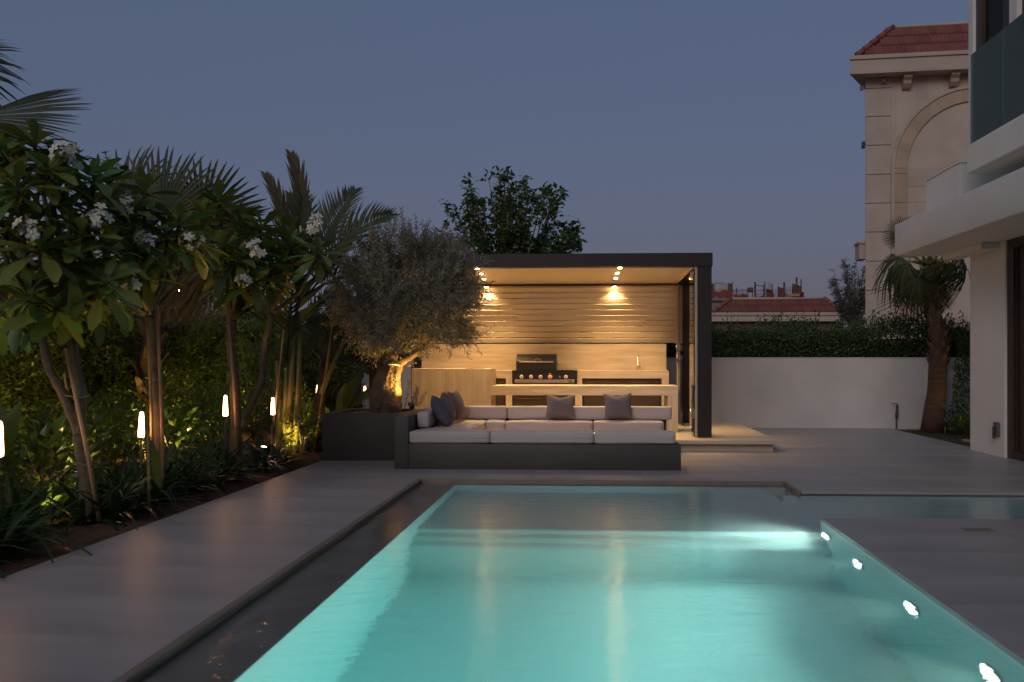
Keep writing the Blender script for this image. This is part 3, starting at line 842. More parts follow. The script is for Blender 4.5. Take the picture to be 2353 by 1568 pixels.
gw = thing('garden_wall', 'long plain white rendered boundary wall running behind the pergola', 'wall', (2, 15.55, 0))
part('wall_panel', MB().box(-4.4, 9.0, 15.46, 15.64, -.05, 1.335), 'white', gw)
part('cap', MB().box(-4.4, 9.0, 15.452, 15.648, 1.336, 1.352, .004), 'white', gw)

# hose tap on the wall
p0 = at(2059.5, 985, 15.36)
hb = thing('garden_tap', 'dark standpipe with a red lever against the white wall by the palm', 'tap', (p0.x, 15.36, 0))
part('pipe', MB().tube([(p0.x, 15.36, 0), (p0.x, 15.36, .20)], .012, 8), 'pipe', hb)
part('hose_sleeve', MB().tube([(p0.x, 15.36, .20), (p0.x + .005, 15.36, .24), (p0.x + .018, 15.36, .45)], [.018, .026, .020], 10), 'pipe', hb)
part('lever', MB().tube([(p0.x + .02, 15.36, .45), (p0.x + .01, 15.36, .475), (p0.x - .09, 15.35, .48)], [.018, .012, .009], 8), 'red', hb)

# ================================================================== MODERN HOUSE (right)
H = thing('white_villa', 'modern white house at the right edge with thick balcony slabs and glass balustrade', 'house', (6.2, 6, 0))
part('column', MB().box(5.44, 5.95, 10.86, 11.85, -.02, 2.895, .008), 'housewhite', H)
part('wall', MB().box(5.96, 9.0, 11.3, 11.5, -.02, 2.895), 'housewhite', H)
part('canopy_slab', MB().box(4.6, 9.3, -4, 12.51, 2.9, 3.39, .02, 2), 'housewhite', H)
part('soffit_beam', MB().box(5.2, 5.43, 11.0, 12.2, 2.80, 2.898, .006), 'housewhite', H)
part('parapet', MB().box(4.9, 5.55, 10.97, 12.08, 3.392, 3.96, .006), 'housewhite', H)
part('parapet_cap', MB().box(4.885, 5.56, 10.955, 12.095, 3.961, 3.985, .004), 'housewhite', H)
part('upper_slab', MB().box(4.6, 9.3, -4, 10.1, 3.61, 3.962, .01), 'housewhite', H)
part('recess_wall', MB().box(5.3, 9.2, -4, 10.3, 3.391, 3.609), 'housewhite', H)
yj = [10.05, onx(2301, 200, 4.62).y, 7.4, 5.6, 3.8, 2.0, 0, -2, -4]
for a, c2 in zip(yj[:-1], yj[1:]):
    part('glass_panel', MB().box(4.615, 4.632, c2 + .008, a - .008, 3.963, 5.06), 'balustrade', H)
part('glass_panel', MB().box(4.633, 5.55, 10.04, 10.055, 3.963, 5.06), 'balustrade', H)
ux = 5.6
def uy(v): return onx(v, 60, ux).y
part('corner_post', MB().box(ux, ux + .35, uy(2236), uy(2225), 3.392, 7.6, .006), 'housewhite', H)
fr = MB(); 
def stile(v0, v1, x=ux + .04, d=.08): return MB().box(x, x + d, uy(v1), uy(v0), 3.97, 7.6)
part('mullion', MB().box(ux - .02, ux + .3, uy(2341), uy(2322), 3.963, 7.6, .006), 'housewhite', H)
wf = part('window_frame', stile(2236.5, 2250), 'brown', H)
part('window_frame', stile(2298, 2321.5), 'brown', H)
part('window_frame', stile(2341.5, 2362), 'brown', H)
part('window_pane', MB().box(ux + .09, ux + .10, uy(2298), uy(2250), 3.97, 7.6), 'doorglass', H)
part('window_pane', MB().box(ux + .09, ux + .10, -2, uy(2362), 3.97, 7.6), 'doorglass', H)
part('upper_wall', MB().box(ux, 9, -4, -2.01, 3.963, 7.6).box(6.5, 9, -2, 10.9, 3.963, 7.6).box(ux + .02, 9, uy(2225) + .002, uy(2225) + .02, 3.392, 7.6), 'interior', H)
# sliding door, ground floor
dx = 5.47
dfr = part('door_frame', MB().box(dx, dx + .12, 10.70, 10.858, 0, 2.898).box(dx + .001, dx + .119, 2, 10.699, 2.78, 2.897).box(dx + .001, dx + .119, 2, 10.699, 0, .10), 'brown', H)
part('door_stile', MB().box(dx + .05, dx + .10, 10.54, 10.66, .101, 2.779), 'brown', H)
part('door_stile', MB().box(dx + .02, dx + .04, 10.66, 10.69, .101, 2.779), 'brown', H)
part('door_stile', MB().box(dx + .05, dx + .10, 8.3, 8.42, .101, 2.779), 'brown', H)
part('door_glass', MB().box(dx + .07, dx + .08, 8.42, 10.54, .101, 2.779), 'doorglass', H)
part('door_glass', MB().box(dx + .07, dx + .08, 2, 8.3, .101, 2.779), 'doorglass', H)
room = MB()
room.quad((5.6, -3, 0.02), (9, -3, 0.02), (9, 11.29, 0.02), (5.6, 11.29, 0.02)); room.quad((9, -3, 0), (9, 11.29, 0), (9, 11.29, 2.9), (9, -3, 2.9))
room.quad((5.97, 11.28, 0), (9, 11.28, 0), (9, 11.28, 2.89), (5.97, 11.28, 2.89)); room.box(5.47, 9, -3, 1.99, 0, 2.89)
part('room_wall', room, 'interior', H)
rp = part('added_room_lamp', MB().tube([(7.4, 9.4, 2.85), (7.4, 9.4, 2.83)], [.09, .085], 18), 'lens', H)  # unseen lamp added; its glow stands in for the garden's reflection in the door
lamp('added_room_glow', 'SPOT', (7.4, 9.4, 2.80), 40, (1, .66, .22), H, (7.4, 9.4, 0), 140, .8, .08)  # added fill behind the door glass, warming its tone
c = onx(2294, 986, 5.44)
sk = part('outdoor_socket', MB().box(5.395, 5.439, c.y - .055, c.y + .06, c.z - .10, c.z + .09, .008), 'greyplastic', H)
part('plug', MB().box(5.37, 5.394, c.y - .02, c.y + .03, c.z - .13, c.z + .03, .006), 'pipe', sk)

# ================================================================== roof tiles
def tile_mesh(name, wd, ln, h=.05):
    V = []; F = []
    n = 9
    for j in range(2):
        for i in range(n):
            u = i / (n - 1)
            z = h * (max(0, math.sin(u * 2 * PI * 2 - .6)) ** .8) * .9 + (.028 if j == 0 else 0)
            V.append((u * wd, j * ln, z))
    for i in range(n): V.append((i / (n - 1) * wd, 0, V[i][2] - .03))
    for i in range(n - 1):
        F.append((i, i + 1, n + i + 1, n + i)); F.append((2 * n + i, 2 * n + i + 1, i + 1, i))
    me = MB().add(V, F, False).mesh(name); me.materials.append(M['tile']); return me
def tile_roof(parent, A, U, S, width, left_in, right_in, rows, wd, ln, me):
    """A eave-left corner, U along the eave, S up the slope; the hips cut left_in / right_in metres per metre of slope"""
    U = Vector(U).normalized(); S = Vector(S).normalized(); N = U.cross(S)
    R = Matrix(((U.x, S.x, N.x), (U.y, S.y, N.y), (U.z, S.z, N.z))).to_4x4()
    for r in range(rows):
        s_ = r * ln
        x = left_in * (s_ + ln * .45)
        x = math.ceil(x / wd - .25) * wd
        while x + wd <= width - right_in * (s_ + ln * .45) + wd * .25:
            put('roof_tile', me, Matrix.Translation(Vector(A) + U * x + S * s_ + N * .012) @ R, parent); x += wd

# ================================================================== CREAM VILLA (behind, right)
vs = 30.0 / FPX
W0 = at(1989, 828, 30.0); W0.z = 0
U = Vector((.9955, -.094, 0)); S = Vector((.477, .879, 0)).normalized(); BK = Vector((.094, .9955, 0))
V_ = thing('stone_villa', 'tall cream stone villa with red tiled roof and a big blind arch', 'house', tuple(W0))
mv = Matrix(((U.x, BK.x, 0, W0.x), (U.y, BK.y, 0, W0.y), (0, 0, 1, 0), (0, 0, 0, 1)))
def vz(y): return EYE + (PY - y) * vs
def vpart(n, mb, m, parent=None, label=None): return part(n, xf(mb, mv), m, parent or V_, label)
ztop = vz(184)
poly = [(0, .05), (12, .05), (12, 9), (5.2, 9)]
vpart('wall', MB().prism(poly, 'z', 0, ztop), 'cream')
js = [0] + [vz(y) for y in (734.9, 669.9, 604.4, 538.6, 473.7, 408.6, 342.6, 277.6, 213.8)] + [ztop]
for a, c2 in zip(js[:-1], js[1:]):
    vpart('stone_panel', MB().box(0, .895, 0, .049, a + .012, c2 - .012, .006), 'cream')
AC, AZ = 3.85, vz(396); R1, R2, R3 = 145 * vs, 172 * vs, 180 * vs
# spandrel above the arch, cut by the outer ring
for i in range(16):
    a0 = PI - i * PI / 16; a1 = PI - (i + 1) * PI / 16
    x0, x1 = AC + R3 * math.cos(a0), AC + R3 * math.cos(a1); z0, z1 = AZ + R3 * math.sin(a0), AZ + R3 * math.sin(a1)
    if i % 4 == 0: sp = MB()
    sp.prism([(x0, z0), (x1, z1), (x1, ztop - .002), (x0, ztop - .002)], 'y', .012, .049)
    if i % 4 == 3: vpart('spandrel_panel', sp, 'cream')
def ring(r0, r1, w0, w1, n, name, m, gap=.0012):
    for i in range(n):
        a0 = PI - i * PI / n - gap; a1 = PI - (i + 1) * PI / n + gap
        q = MB()
        for k in range(3):
            b0 = a0 + (a1 - a0) * k / 3; b1 = a0 + (a1 - a0) * (k + 1) / 3
            q.prism([(AC + r0 * math.cos(b0), AZ + r0 * math.sin(b0)), (AC + r1 * math.cos(b0), AZ + r1 * math.sin(b0)), (AC + r1 * math.cos(b1), AZ + r1 * math.sin(b1)), (AC + r0 * math.cos(b1), AZ + r0 * math.sin(b1))], 'y', w0, w1)
        vpart(name, q, m)
ring(R2 + .012, R3 - .002, -.06, .05, 12, 'arch_moulding', 'cream')
ring(R1, R2, -.02, .05, 9, 'arch_stone', 'cream_dark')
for sgn in (-1, 1):
    for a, c2 in zip(js[:-1], js[1:]):
        if a > AZ - .1: continue
        c3 = min(c2, AZ)
        xs_ = sorted((AC + sgn * R1, AC + sgn * R2)); vpart('arch_stone', MB().box(xs_[0], xs_[1], -.02, .049, a + .008, c3 - .008), 'cream_dark')
        xs_ = sorted((AC + sgn * (R2 + .012), AC + sgn * (R3 - .002))); vpart('arch_moulding', MB().box(xs_[0], xs_[1], -.06, .049, a + .002, c3 - .002), 'cream')
for a, c2 in zip([0, vz(604), vz(473), vz(438)], [vz(604), vz(473), vz(438), AZ]):
    vpart('niche_panel', MB().box(AC - R1 + .004, AC + R1 - .004, .035, .049, a + .006, c2 - .006), 'cream')
# cornice
def plan(o):    # offset plan polygon
    return [(-o * 1.25, -o), (13, -o), (13, 9.6), (5.2 - o, 9.6)]
zc0, zc1 = EYE + (PY - 178) * 29.4 / FPX, EYE + (PY - 136) * 29.4 / FPX
vpart('cornice', MB().prism(plan(.55), 'z', zc0, zc0 + .10), 'cream')
vpart('cornice', MB().prism(plan(.50), 'z', zc0 + .101, zc1 - .14), 'cream')
vpart('cornice', MB().prism(plan(.56), 'z', zc1 - .139, zc1), 'cream')
vpart('soffit', MB().prism(plan(.48), 'z', ztop + .001, zc0 - .001), 'cream')
for v in (2075, 2175):
    u0 = (v - 1989) * vs * 1.0 - .14
    z1 = zc0 - .002; prof = [(0.0, z1), (-.38, z1), (-.40, z1 - .12), (-.28, z1 - .22), (-.25, z1 - .33), (-.12, z1 - .46), (0.0, z1 - .5)]
    vpart('corbel', MB().prism(prof, 'x', u0, u0 + .28), 'cream_dark')
z1 = vz(199); fl = vpart('floodlight', MB().box(.53, .72, -.10, 0, z1 - .10, z1 + .08, .01), 'cream_dark')
vpart('lens', MB().tube([(.625, -.10, z1), (.625, -.16, z1 - .04)], [.06, .07], 12), 'steel', fl)
vpart('floodlight', MB().box(-.16, -.05, .05, .2, vz(214), vz(204), .01), 'cream_dark')
vpart('side_balcony', MB().box(-.16, 0.12, .3, 1.0, vz(597), vz(562), .01).box(-.20, .15, .25, 1.05, vz(561.9), vz(556), .01), 'cream')
vpart('gutter_box', MB().box(-.08, .02, .1, .3, vz(345), vz(331)), 'pipe')
# roof, steep lower slope
sl = Vector((0, .5, .866)); sl_w = (BK * .5 + Vector((0, 0, .866))).normalized()
hip_in = (2052.5 - 1965) * vs / 1.44
tm = tile_mesh('roof_tile', .295, .50)
A = W0 + U * ((1965 - 1989) * vs) - BK * .38 + Vector((0, 0, zc1 + .02))
tile_roof(V_, A, U, sl_w, 7.6, hip_in, 0, 3, .295, .48, tm)
B0 = A; B1 = A + U * (hip_in * 1.44) + sl_w * 1.44
rf = MB()
L_ = 9
p = [A, A + U * L_, A + U * L_ + sl_w * 1.44, B1]; rf.quad(*[tuple(q - Vector((0, 0, .03))) for q in p])
p2 = [A, B1, B1 + S * 6, A + S * 7.5]; rf.quad(*[tuple(q - Vector((0, 0, .03))) for q in p2])
p3 = [B1, A + U * L_ + sl_w * 1.44, A + U * L_ + sl_w * 1.44 + BK * 6, B1 + S * 6]; rf.quad(*[tuple(q - Vector((0, 0, .03))) for q in p3])
part('roof_deck', rf, 'tile', V_)
for k in range(5):
    a = B0.lerp(B1, k / 5); b2 = B0.lerp(B1, (k + 1) / 5 + .03)
    part('ridge_tile', MB().tube([a + Vector((0, 0, .05)), b2 + Vector((0, 0, .03))], [.12, .095], 8), 'tile', V_)
part('ridge_trim', MB().tube([B1 + Vector((0, 0, .04)), A + U * L_ + sl_w * 1.44 + Vector((0, 0, .04))], .06, 6), 'cream', V_)

# ================================================================== FAR HOUSE with red roof
YH = 70.0; hs = YH / FPX
E0 = at(1634, 718, YH); E1 = at(1932, 719, YH)
FH = thing('far_house', 'low far house with red tiled roof and pale cornice behind the hedge', 'house', (E0.x, YH, 0))
Uh = Vector((1, 0, 0)); wH = E1.x - E0.x
Sd = Vector((.34, .94, 0)).normalized()
def hz(y): return EYE + (PY - y) * hs
def hplan(o): return [(E0.x - o, YH - o), (E1.x + o * .6, YH - o), (E1.x + o * .6 + Sd.x * 9, YH + Sd.y * 9), (E0.x - o, YH + Sd.y * 9)]
part('wall', MB().prism(hplan(-.5), 'z', 0, hz(740)), 'ply', FH)
part('cornice', MB().prism(hplan(.0), 'z', hz(739.5), hz(733)), 'cream', FH)
part('cornice', MB().prism(hplan(-.06), 'z', hz(732.9), hz(726)), 'cream', FH)
part('cornice', MB().prism(hplan(.06), 'z', hz(725.9), hz(719)), 'cream', FH)
slh_ = 31 * hs / .80
slf = Vector((0, .6, .8))
A = Vector((E0.x + .15, YH + .02, hz(718.5)))
th = tile_mesh('roof_tile', wH / 44, slh_ / 2 * 1.04, .07)
li = (1682 - 1638) * hs / slh_; ri = (1932 - 1904) * hs / slh_
tile_roof(FH, A, Uh, slf, wH - .2, li, ri, 2, wH / 44, slh_ / 2, th)
r0 = A + Uh * (li * slh_) + slf * slh_; r1 = A + Uh * (wH - .2 - ri * slh_) + slf * slh_
rf = MB(); dz = Vector((0, 0, .05))
rf.quad(*[tuple(q - dz) for q in (A, A + Uh * (wH - .2), r1, r0)])
B = A + Uh * (wH - .2); rf.quad(*[tuple(q - dz) for q in (B, B + Sd * 8, r1 + Sd * 8, r1)])
rf.quad(*[tuple(q - dz) for q in (r0, r1, r1 + Sd * 8, r0 + Vector((0, 8, 0)))])
rf.quad(*[tuple(q - dz) for q in (A, r0, r0 + Vector((0, 8, 0)), A + Vector((0, 8, 0)))])
part('roof_deck', rf, 'tile', FH)
Sup = (r1 - B).normalized()
for k in range(12):
    for r in range(2):
        q = B + Sd * (k * .55) + Sup * (r * slh_ / 2)
        pass
for a, b2 in ((A, r0), (B, r1)):
    for k in range(4):
        part('ridge_tile', MB().tube([a.lerp(b2, k / 4) + dz, a.lerp(b2, (k + 1) / 4 + .05) + dz], [.22, .17], 8), 'tile', FH)
part('ridge_trim', MB().tube([r0 + dz, r1 + dz], .10, 6), 'cream', FH)
# roof course edges on the receding side
for r in (1,):
    part('roof_course', MB().tube([B + Sup * (slh_ / 2), B + Sup * (slh_ / 2) + Sd * 8], .07, 6), 'tile', FH)

# ================================================================== UNFINISHED BUILDING
YC = 120.0
def cz(x, y): return at(1608.5 + x / 8.19, 603.2 + y / 8.19, YC)
CB = thing('unfinished_building', 'half-built block topped with rebar, formwork and red safety mesh beyond the red roof', 'building', (cz(1000, 700).x, YC, 0))
def cbox(x0, x1, y0, y1, d0=0, d1=.3, mb=None):
    a = cz(x0, y1); b2 = cz(x1, y0)
    return (mb or MB()).box(a.x, b2.x, YC + d0, YC + d1, a.z, b2.z)
part('floor_slab', cbox(180, 1960, 668, 720, 0, 12), 'concrete', CB)
part('concrete_frame', cbox(200, 1950, 720, 1500, .5, 11), 'concrete', CB)
for (x0, x1, y0, y1) in ((225, 280, 385, 668), (545, 622, 385, 668), (915, 1030, 460, 552)):
    part('formwork_panel', cbox(x0, x1, y0, y1, 1, 1.2), 'ply', CB)
for (x0, x1, y0, y1, dy) in ((1280, 1395, 480, 640, 40), (1495, 1620, 445, 640, 40), (1775, 1945, 385, 668, 55)):
    a, b2, c2, d = cz(x0, y1), cz(x1, y1), cz(x1, y0 + dy), cz(x0, y0)
    part('formwork_panel', MB().prism([(a.x, a.z), (b2.x, b2.z), (c2.x, c2.z), (d.x, d.z)], 'y', YC + 1, YC + 1.25), 'ply', CB)
tf = MB()
for x in (285, 320, 400, 440, 480, 520): cbox(x, x + 12, 365 + abs(x - 400) * .15, 668, 1.3, 1.5, tf)
cbox(280, 525, 380, 392, 1.25, 1.3, tf); cbox(310, 490, 358, 370, 1.5, 1.8, tf); cbox(290, 525, 490, 510, 1.2, 1.3, tf)
part('timber_frame', tf, 'timber', CB)
for (x, y0) in ((625, 365), (705, 465), (1050, 362), (1066, 362), (1241, 355), (1216, 430), (1381, 400), (1600, 365), (1615, 365), (1838, 268), (1850, 268), (1929, 308), (925, 550), (1005, 550)):
    part('post', cbox(x - 5, x + 5, y0, 668, .6, 1.0), 'rust', CB)
part('rail', cbox(1050, 1245, 424, 438, .6, .8), 'rust', CB)
part('rail', cbox(630, 1780, 514, 524, .6, .8), 'rust', CB)
rb = MB()
for x in list(range(640, 910, 17)) + list(range(1060, 1280, 22)) + list(range(1400, 1500, 24)) + list(range(1625, 1790, 27)) + [1278, 1316, 1337, 1358, 1505] + list(range(290, 540, 22)):
    y0 = rnd.uniform(480, 580)
    if 1625 <= x < 1790: y0 = 448
    if x in (1278, 1316, 1337, 1358, 1505): y0 = 362
    cbox(x - 1.8, x + 1.8, y0, 668, .8, .9, rb)
part('rebar', rb, 'rust', CB, kind='stuff')
def meshsheet(x0, x1, y0, y1):
    a = cz(x0, y1); b2 = cz(x1, y0)
    v = []; f = []; n = 10
    for i in range(n + 1):
        u = i / n
        for j, z in ((0, a.z), (1, b2.z)):
            v.append((a.x + (b2.x - a.x) * u, YC + .3 + .12 * math.sin(u * 17 + j), z + .12 * math.sin(u * 9 + j * 2)))
    for i in range(n): f.append((2 * i, 2 * i + 2, 2 * i + 3, 2 * i + 1))
    return MB().add(v, f)
for q in ((205, 620, 535, 668), (640, 920, 600, 668), (1040, 1270, 640, 668), (1275, 1400, 560, 668), (1490, 1625, 540, 668), (1780, 1965, 545, 600), (1905, 1965, 560, 672)):
    part('safety_mesh', meshsheet(*q), 'redsheet', CB)
part('timber_stack', cbox(1640, 1850, 598, 648, -.8, .25), 'timber', CB)

# street lamp far left
sl0 = at(409, 672, 42)
SLp = thing('street_lamp', 'slim street lamp shining bluish white between the palms', 'street lamp', (sl0.x - .25, 42, 0))
part('pole', MB().tube([(sl0.x - .25, 42, 0), (sl0.x - .25, 42, sl0.z - .2)], [.08, .05], 10), 'concrete', SLp)
part('lamp_head', MB().box(sl0.x - .3, sl0.x + .22, 41.9, 42.15, sl0.z + .13, sl0.z + .2, .02), 'concrete', SLp)
part('lens', MB().tube([(sl0.x, 42, sl0.z + .12), (sl0.x, 42, sl0.z + .03), (sl0.x, 42, sl0.z - .10)], [.22, .27, .14], 16), 'street', SLp)
# ================================================================== GARDEN BED
sv = []; sf = []; NX, NY = 46, 150
for j in range(NY + 1):
    for i in range(NX + 1):
        x = -9 + i / NX * 5.44; y = -5 + j / NY * 20.75
        ed = min(1, max(0, (-3.56 - x) / .35))
        sv.append((x, y, -.045 + ed * (.05 + .05 * mnoise.noise(Vector((x * 1.2, y * 1.2, 3))) + .018 * mnoise.noise(Vector((x * 7, y * 7, 1))))))
for j in range(NY):
    for i in range(NX):
        a = j * (NX + 1) + i; sf.append((a, a + 1, a + NX + 2, a + NX + 1))
solo('garden_soil', MB().add(sv, sf, True), 'soil', kind='structure')
q = MB(); q.quad((5.6, 11.86, -.03), (9, 11.86, -.03), (9, 15.46, -.03), (5.6, 15.46, -.03))
solo('lawn_soil', q, 'soil', kind='structure')
# pale litter on the soil
lt = MB()
for k in range(46):
    y = rnd.uniform(4.6, 10.5); x = -3.62 - abs(rnd.gauss(0, .22))
    v, f = strip(rnd.uniform(.03, .09), [.004, .014, .016, .010, .002], .5, .3, 4)
    m = frame((x, y, .006 + .03 * min(1, (-3.6 - x) / .35)), (rnd.uniform(-1, 1), rnd.uniform(-1, 1), .1))
    lt.add([tuple(m @ Vector(p)) for p in v], f)
solo('fallen_leaves', lt, 'palmdry', kind='stuff')

def leafcloud(n, pos, L, W, outward=None, bias=.6, mb=None, upb=.25):
    d = rand_dirs(n)
    if outward is not None: d = d * (1 - bias) + outward * bias
    d[:, 2] += upb
    s = rng.uniform(.65, 1.25, n)
    tv, tf = leaf_t(L, W)
    mm = frames_np(d, roll=rng.uniform(-1.3, 1.3, n), s=s)
    return (mb or MB()).inst(tv, tf, mm, pos, False)

# ------------------------------------------------------------------ hedges
def hedge(label, x0, x1, y0, y1, z0, z1, n_face, n_top, face, L, W, m, bump=.18, shoots=0):
    t = thing('hedge', label, 'hedge', ((x0 + x1) / 2, (y0 + y1) / 2, 0))
    pos = []; out = []
    def lump(p): return bump * (mnoise.noise(Vector(p) * 1.3) + .5 * mnoise.noise(Vector(p) * 3.1))
    for k in range(n_face):
        if face == 'x': p = [x1, rnd.uniform(y0, y1), z0 + (z1 - z0) * rnd.random()]; o = (1, 0, .1); p[0] += lump(p) - abs(rnd.gauss(0, .10))
        else: p = [rnd.uniform(x0, x1), y0, z0 + (z1 - z0) * rnd.random()]; o = (0, -1, .1); p[1] += -lump(p) + abs(rnd.gauss(0, .10))
        pos.append(p); out.append(o)
    for k in range(n_top):
        p = [rnd.uniform(x0, x1), rnd.uniform(y0, y1), z1]; p[2] += lump(p) * 1.3 + rnd.gauss(-.05, .10); pos.append(p); out.append((0, 0, 1))
    tw = MB()
    for k in range(shoots):
        x = rnd.uniform(x0, x1); y = rnd.uniform(y0 + .1, (y0 + y1) / 2 if face == 'y' else y1); h = rnd.uniform(.12, .42)
        tw.tube([(x, y, z1 - .3), (x + rnd.uniform(-.06, .06), y, z1 + h)], [.006, .003], 5)
        for q in range(int(h * 70) + 8):
            zq = z1 - .1 + (h + .1) * rnd.random(); a = rnd.uniform(0, 2 * PI)
            pos.append([x + .03 * math.cos(a), y + .03 * math.sin(a), zq]); out.append((math.cos(a), math.sin(a), .8))
    part('foliage', leafcloud(len(pos), np.array(pos), L, W, np.array(out, float), .22), m, t, kind='stuff')
    if shoots: part('shoots', tw, 'twig', t, kind='stuff')
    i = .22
    part('dark_core', MB().box(x0 + i, x1 - i, y0 + i, y1 - i, z0 - .1, z1 - .15), 'core', t)  # solid dark box added inside to close the gaps between leaves
    return t
hedge('tall dark leafy hedge along the left side of the garden behind the palms', -7.5, -6.35, 2.2, 15.4, .05, 1.95, 38000, 10000, 'x', .075, .036, 'hedge', .20, 60)
hedge('leafy hedge across the far end of the bed behind the olive planter', -6.4, -4.45, 15.0, 15.9, .05, 1.9, 7000, 2200, 'y', .07, .034, 'hedge', .16, 20)
hedge('clipped green hedge rising above the white boundary wall', -2.5, 8.6, 15.75, 16.9, 1.15, 1.87, 25000, 24000, 'y', .060, .030, 'hedge2', .24, 90)

# ------------------------------------------------------------------ frangipani trees
PL = [strip_mesh('leaf', 'plumeria', L_, [.007, .020 * a, .038 * a, .046 * a, .016], cu, .25, 5 - 1) for L_, a, cu in ((.30, 1.0, .35), (.34, 1.08, .6), (.27, .95, .2), (.32, 1.0, .9))]
def petal_flower():
    mb = MB()
    for k in range(5):
        v, f = strip(.044, [.003, .009, .0135, .006], .5, .15, 3)
        m = Matrix.Rotation(k * 2 * PI / 5, 4, 'Z') @ Matrix.Rotation(.45, 4, 'X')
        mb.add([tuple(m @ Vector(p)) for p in v], f, True)
    me = mb.mesh('flower'); me.materials.append(M['petal']); return me
FL = petal_flower()
hm = MB().tube([(0, 0, -.03), (0, 0, .004), (0, 0, .008)], [.003, .010, .004], 6)
FH_ = hm.mesh('flower_heart'); FH_.materials.append(M['petalheart'])

# the gap through which the street lamp shows
lq = at(409, 672, 42); LX = lq.x / 42; LZ0 = (at(409, 745, 42).z - EYE) / 42; LZ1 = (at(409, 645, 42).z - EYE) / 42
def frangipani(label, base, stems, tips, Y0, flowers, scale=1.0, nleaf=17):
    t = thing('frangipani_tree', label, 'tree', base, 'frangipani trees in the left bed')
    trunk = MB()
    forks = []
    for pts, r0, r1 in stems:
        n = len(pts); dense = [Vector(pts[i]).lerp(Vector(pts[i + 1]), j / 6) for i in range(n - 1) for j in range(6)] + [Vector(pts[-1])]
        m2_ = len(dense) - 1; trunk.tube(dense, [(r0 + (r1 - r0) * i / m2_) * (1 + .07 * math.sin(i * 2.2) + .10 * mnoise.noise(Vector((i * .8, r0 * 90, 2)))) for i in range(m2_ + 1)], 14, wob=.22)
        forks.append(Vector(pts[-1]))
    part('trunk', trunk, 'bark', t)
    for (vx, vy, dy) in tips:
        p = at(vx, vy, Y0 + dy)
        fk = min(forks, key=lambda q: (q - p).length)
        d = p - fk
        mid = fk.lerp(p, .5) + Vector((d.x * .12, d.y * .12, -abs(d.length) * .10))
        part('branch', MB().tube([fk, fk.lerp(mid, .6), mid, p], [.026 * scale, .021 * scale, .018 * scale, .015 * scale], 8), 'bark', t)
        ax = (d.normalized() * .55 + Vector((0, 0, .85))).normalized()
        fr = frame(p, ax)
        n = int(nleaf * 1.2) + rnd.randint(-2, 3)
        ph = rnd.uniform(0, 6.28)
        for i in range(n):
            u = i / (n - 1)
            az = ph + i * 2.399 + rnd.uniform(-.2, .2)
            el = math.radians(74 - 96 * u + rnd.uniform(-9, 9))
            ld = Vector((math.cos(az) * math.cos(el), math.sin(el), math.sin(az) * math.cos(el)))
            wd = fr.to_3x3() @ ld
            wd.z -= .12 * u
            s = 1.12 * scale * (0.62 + .45 * min(1, u * 2.2)) * rnd.uniform(.85, 1.12)
            tipp = p + wd.normalized() * .22
            if any(abs(q_.x / q_.y - LX) < .011 and LZ0 < (q_.z - EYE) / q_.y < LZ1 for q_ in (tipp, p + wd.normalized() * .36, p + wd.normalized() * .1)): continue
            upv = ax if abs(wd.normalized().dot(ax)) < .95 else Vector((1, 0, 0))
            put('leaf', rnd.choice(PL), frame(p + ax * (.03 - .07 * u), wd, upv, s, rnd.uniform(-.3, .3)), t)
    for (vx, vy, dy) in flowers:
        p = at(vx, vy, Y0 + dy - .25)
        st = MB(); c0 = p + Vector((0, .05, -.10))
        for k in range(rnd.randint(8, 11)):
            o = Vector((rnd.gauss(0, .048), rnd.gauss(0, .03), rnd.gauss(0, .035)))
            d = (o + Vector((0, -.05, .03))).normalized()
            m = frame(p + o, d, (0.1, 0.2, 1), rnd.uniform(.85, 1.1) * scale) @ Matrix.Rotation(-PI / 2, 4, 'X') @ Matrix.Rotation(rnd.uniform(0, 2), 4, 'Z')
            fo = put('flower', FL, m, t)
            put('flower_heart', FH_, m, fo).matrix_local = Matrix()
            st.tube([c0, p + o], [.005, .003], 5)
        for ch in t.children:
            pass
        part('flower_stalk', st, 'cane', t)
    return t
def L3(v): return [tuple(p) for p in v]
ax0 = Vector((-4.05, 6.22, 0))
stemsA = [([ax0, at(196, 1090, 6.24), at(183, 1000, 6.26)], .062, .050),
          ([at(183, 1000, 6.26), at(150, 915, 6.25), at(113, 850, 6.2), at(95, 770, 6.15), at(90, 700, 6.1)], .040, .028),
          ([at(183, 1000, 6.26), at(185, 900, 6.3), at(172, 820, 6.3), at(165, 740, 6.3), at(180, 680, 6.35)], .044, .030)]
frangipani('large frangipani with leaning forked trunk nearest the camera, left edge', tuple(ax0), stemsA,
           [(20, 360, .2), (80, 338, 0), (150, 385, .3), (40, 440, -.5), (120, 455, -.2), (-30, 420, .3), (205, 470, .2), (15, 540, -.3), (95, 575, -.5), (160, 610, -.3),
            (240, 590, .1), (-25, 640, .2), (65, 690, -.4), (130, 715, -.3), (205, 690, .1), (60, 510, .6), (140, 530, .7), (0, 720, .5), (110, 400, -.3), (185, 540, -.2), (-20, 500, -.4), (50, 600, .4), (235, 660, -.2), (170, 655, .4), (10, 390, .4), (100, 660, .3), (215, 420, .0)], 6.2,
           [(140, 350, 0), (168, 372, .1), (62, 522, -.4), (215, 500, 0)], 1.0, 15)
bx0 = Vector((-4.07, 7.22, 0))
stemsB = [([bx0, at(366, 1050, 7.22), at(360, 900, 7.25), at(352, 790, 7.25), at(345, 725, 7.25)], .058, .046)]
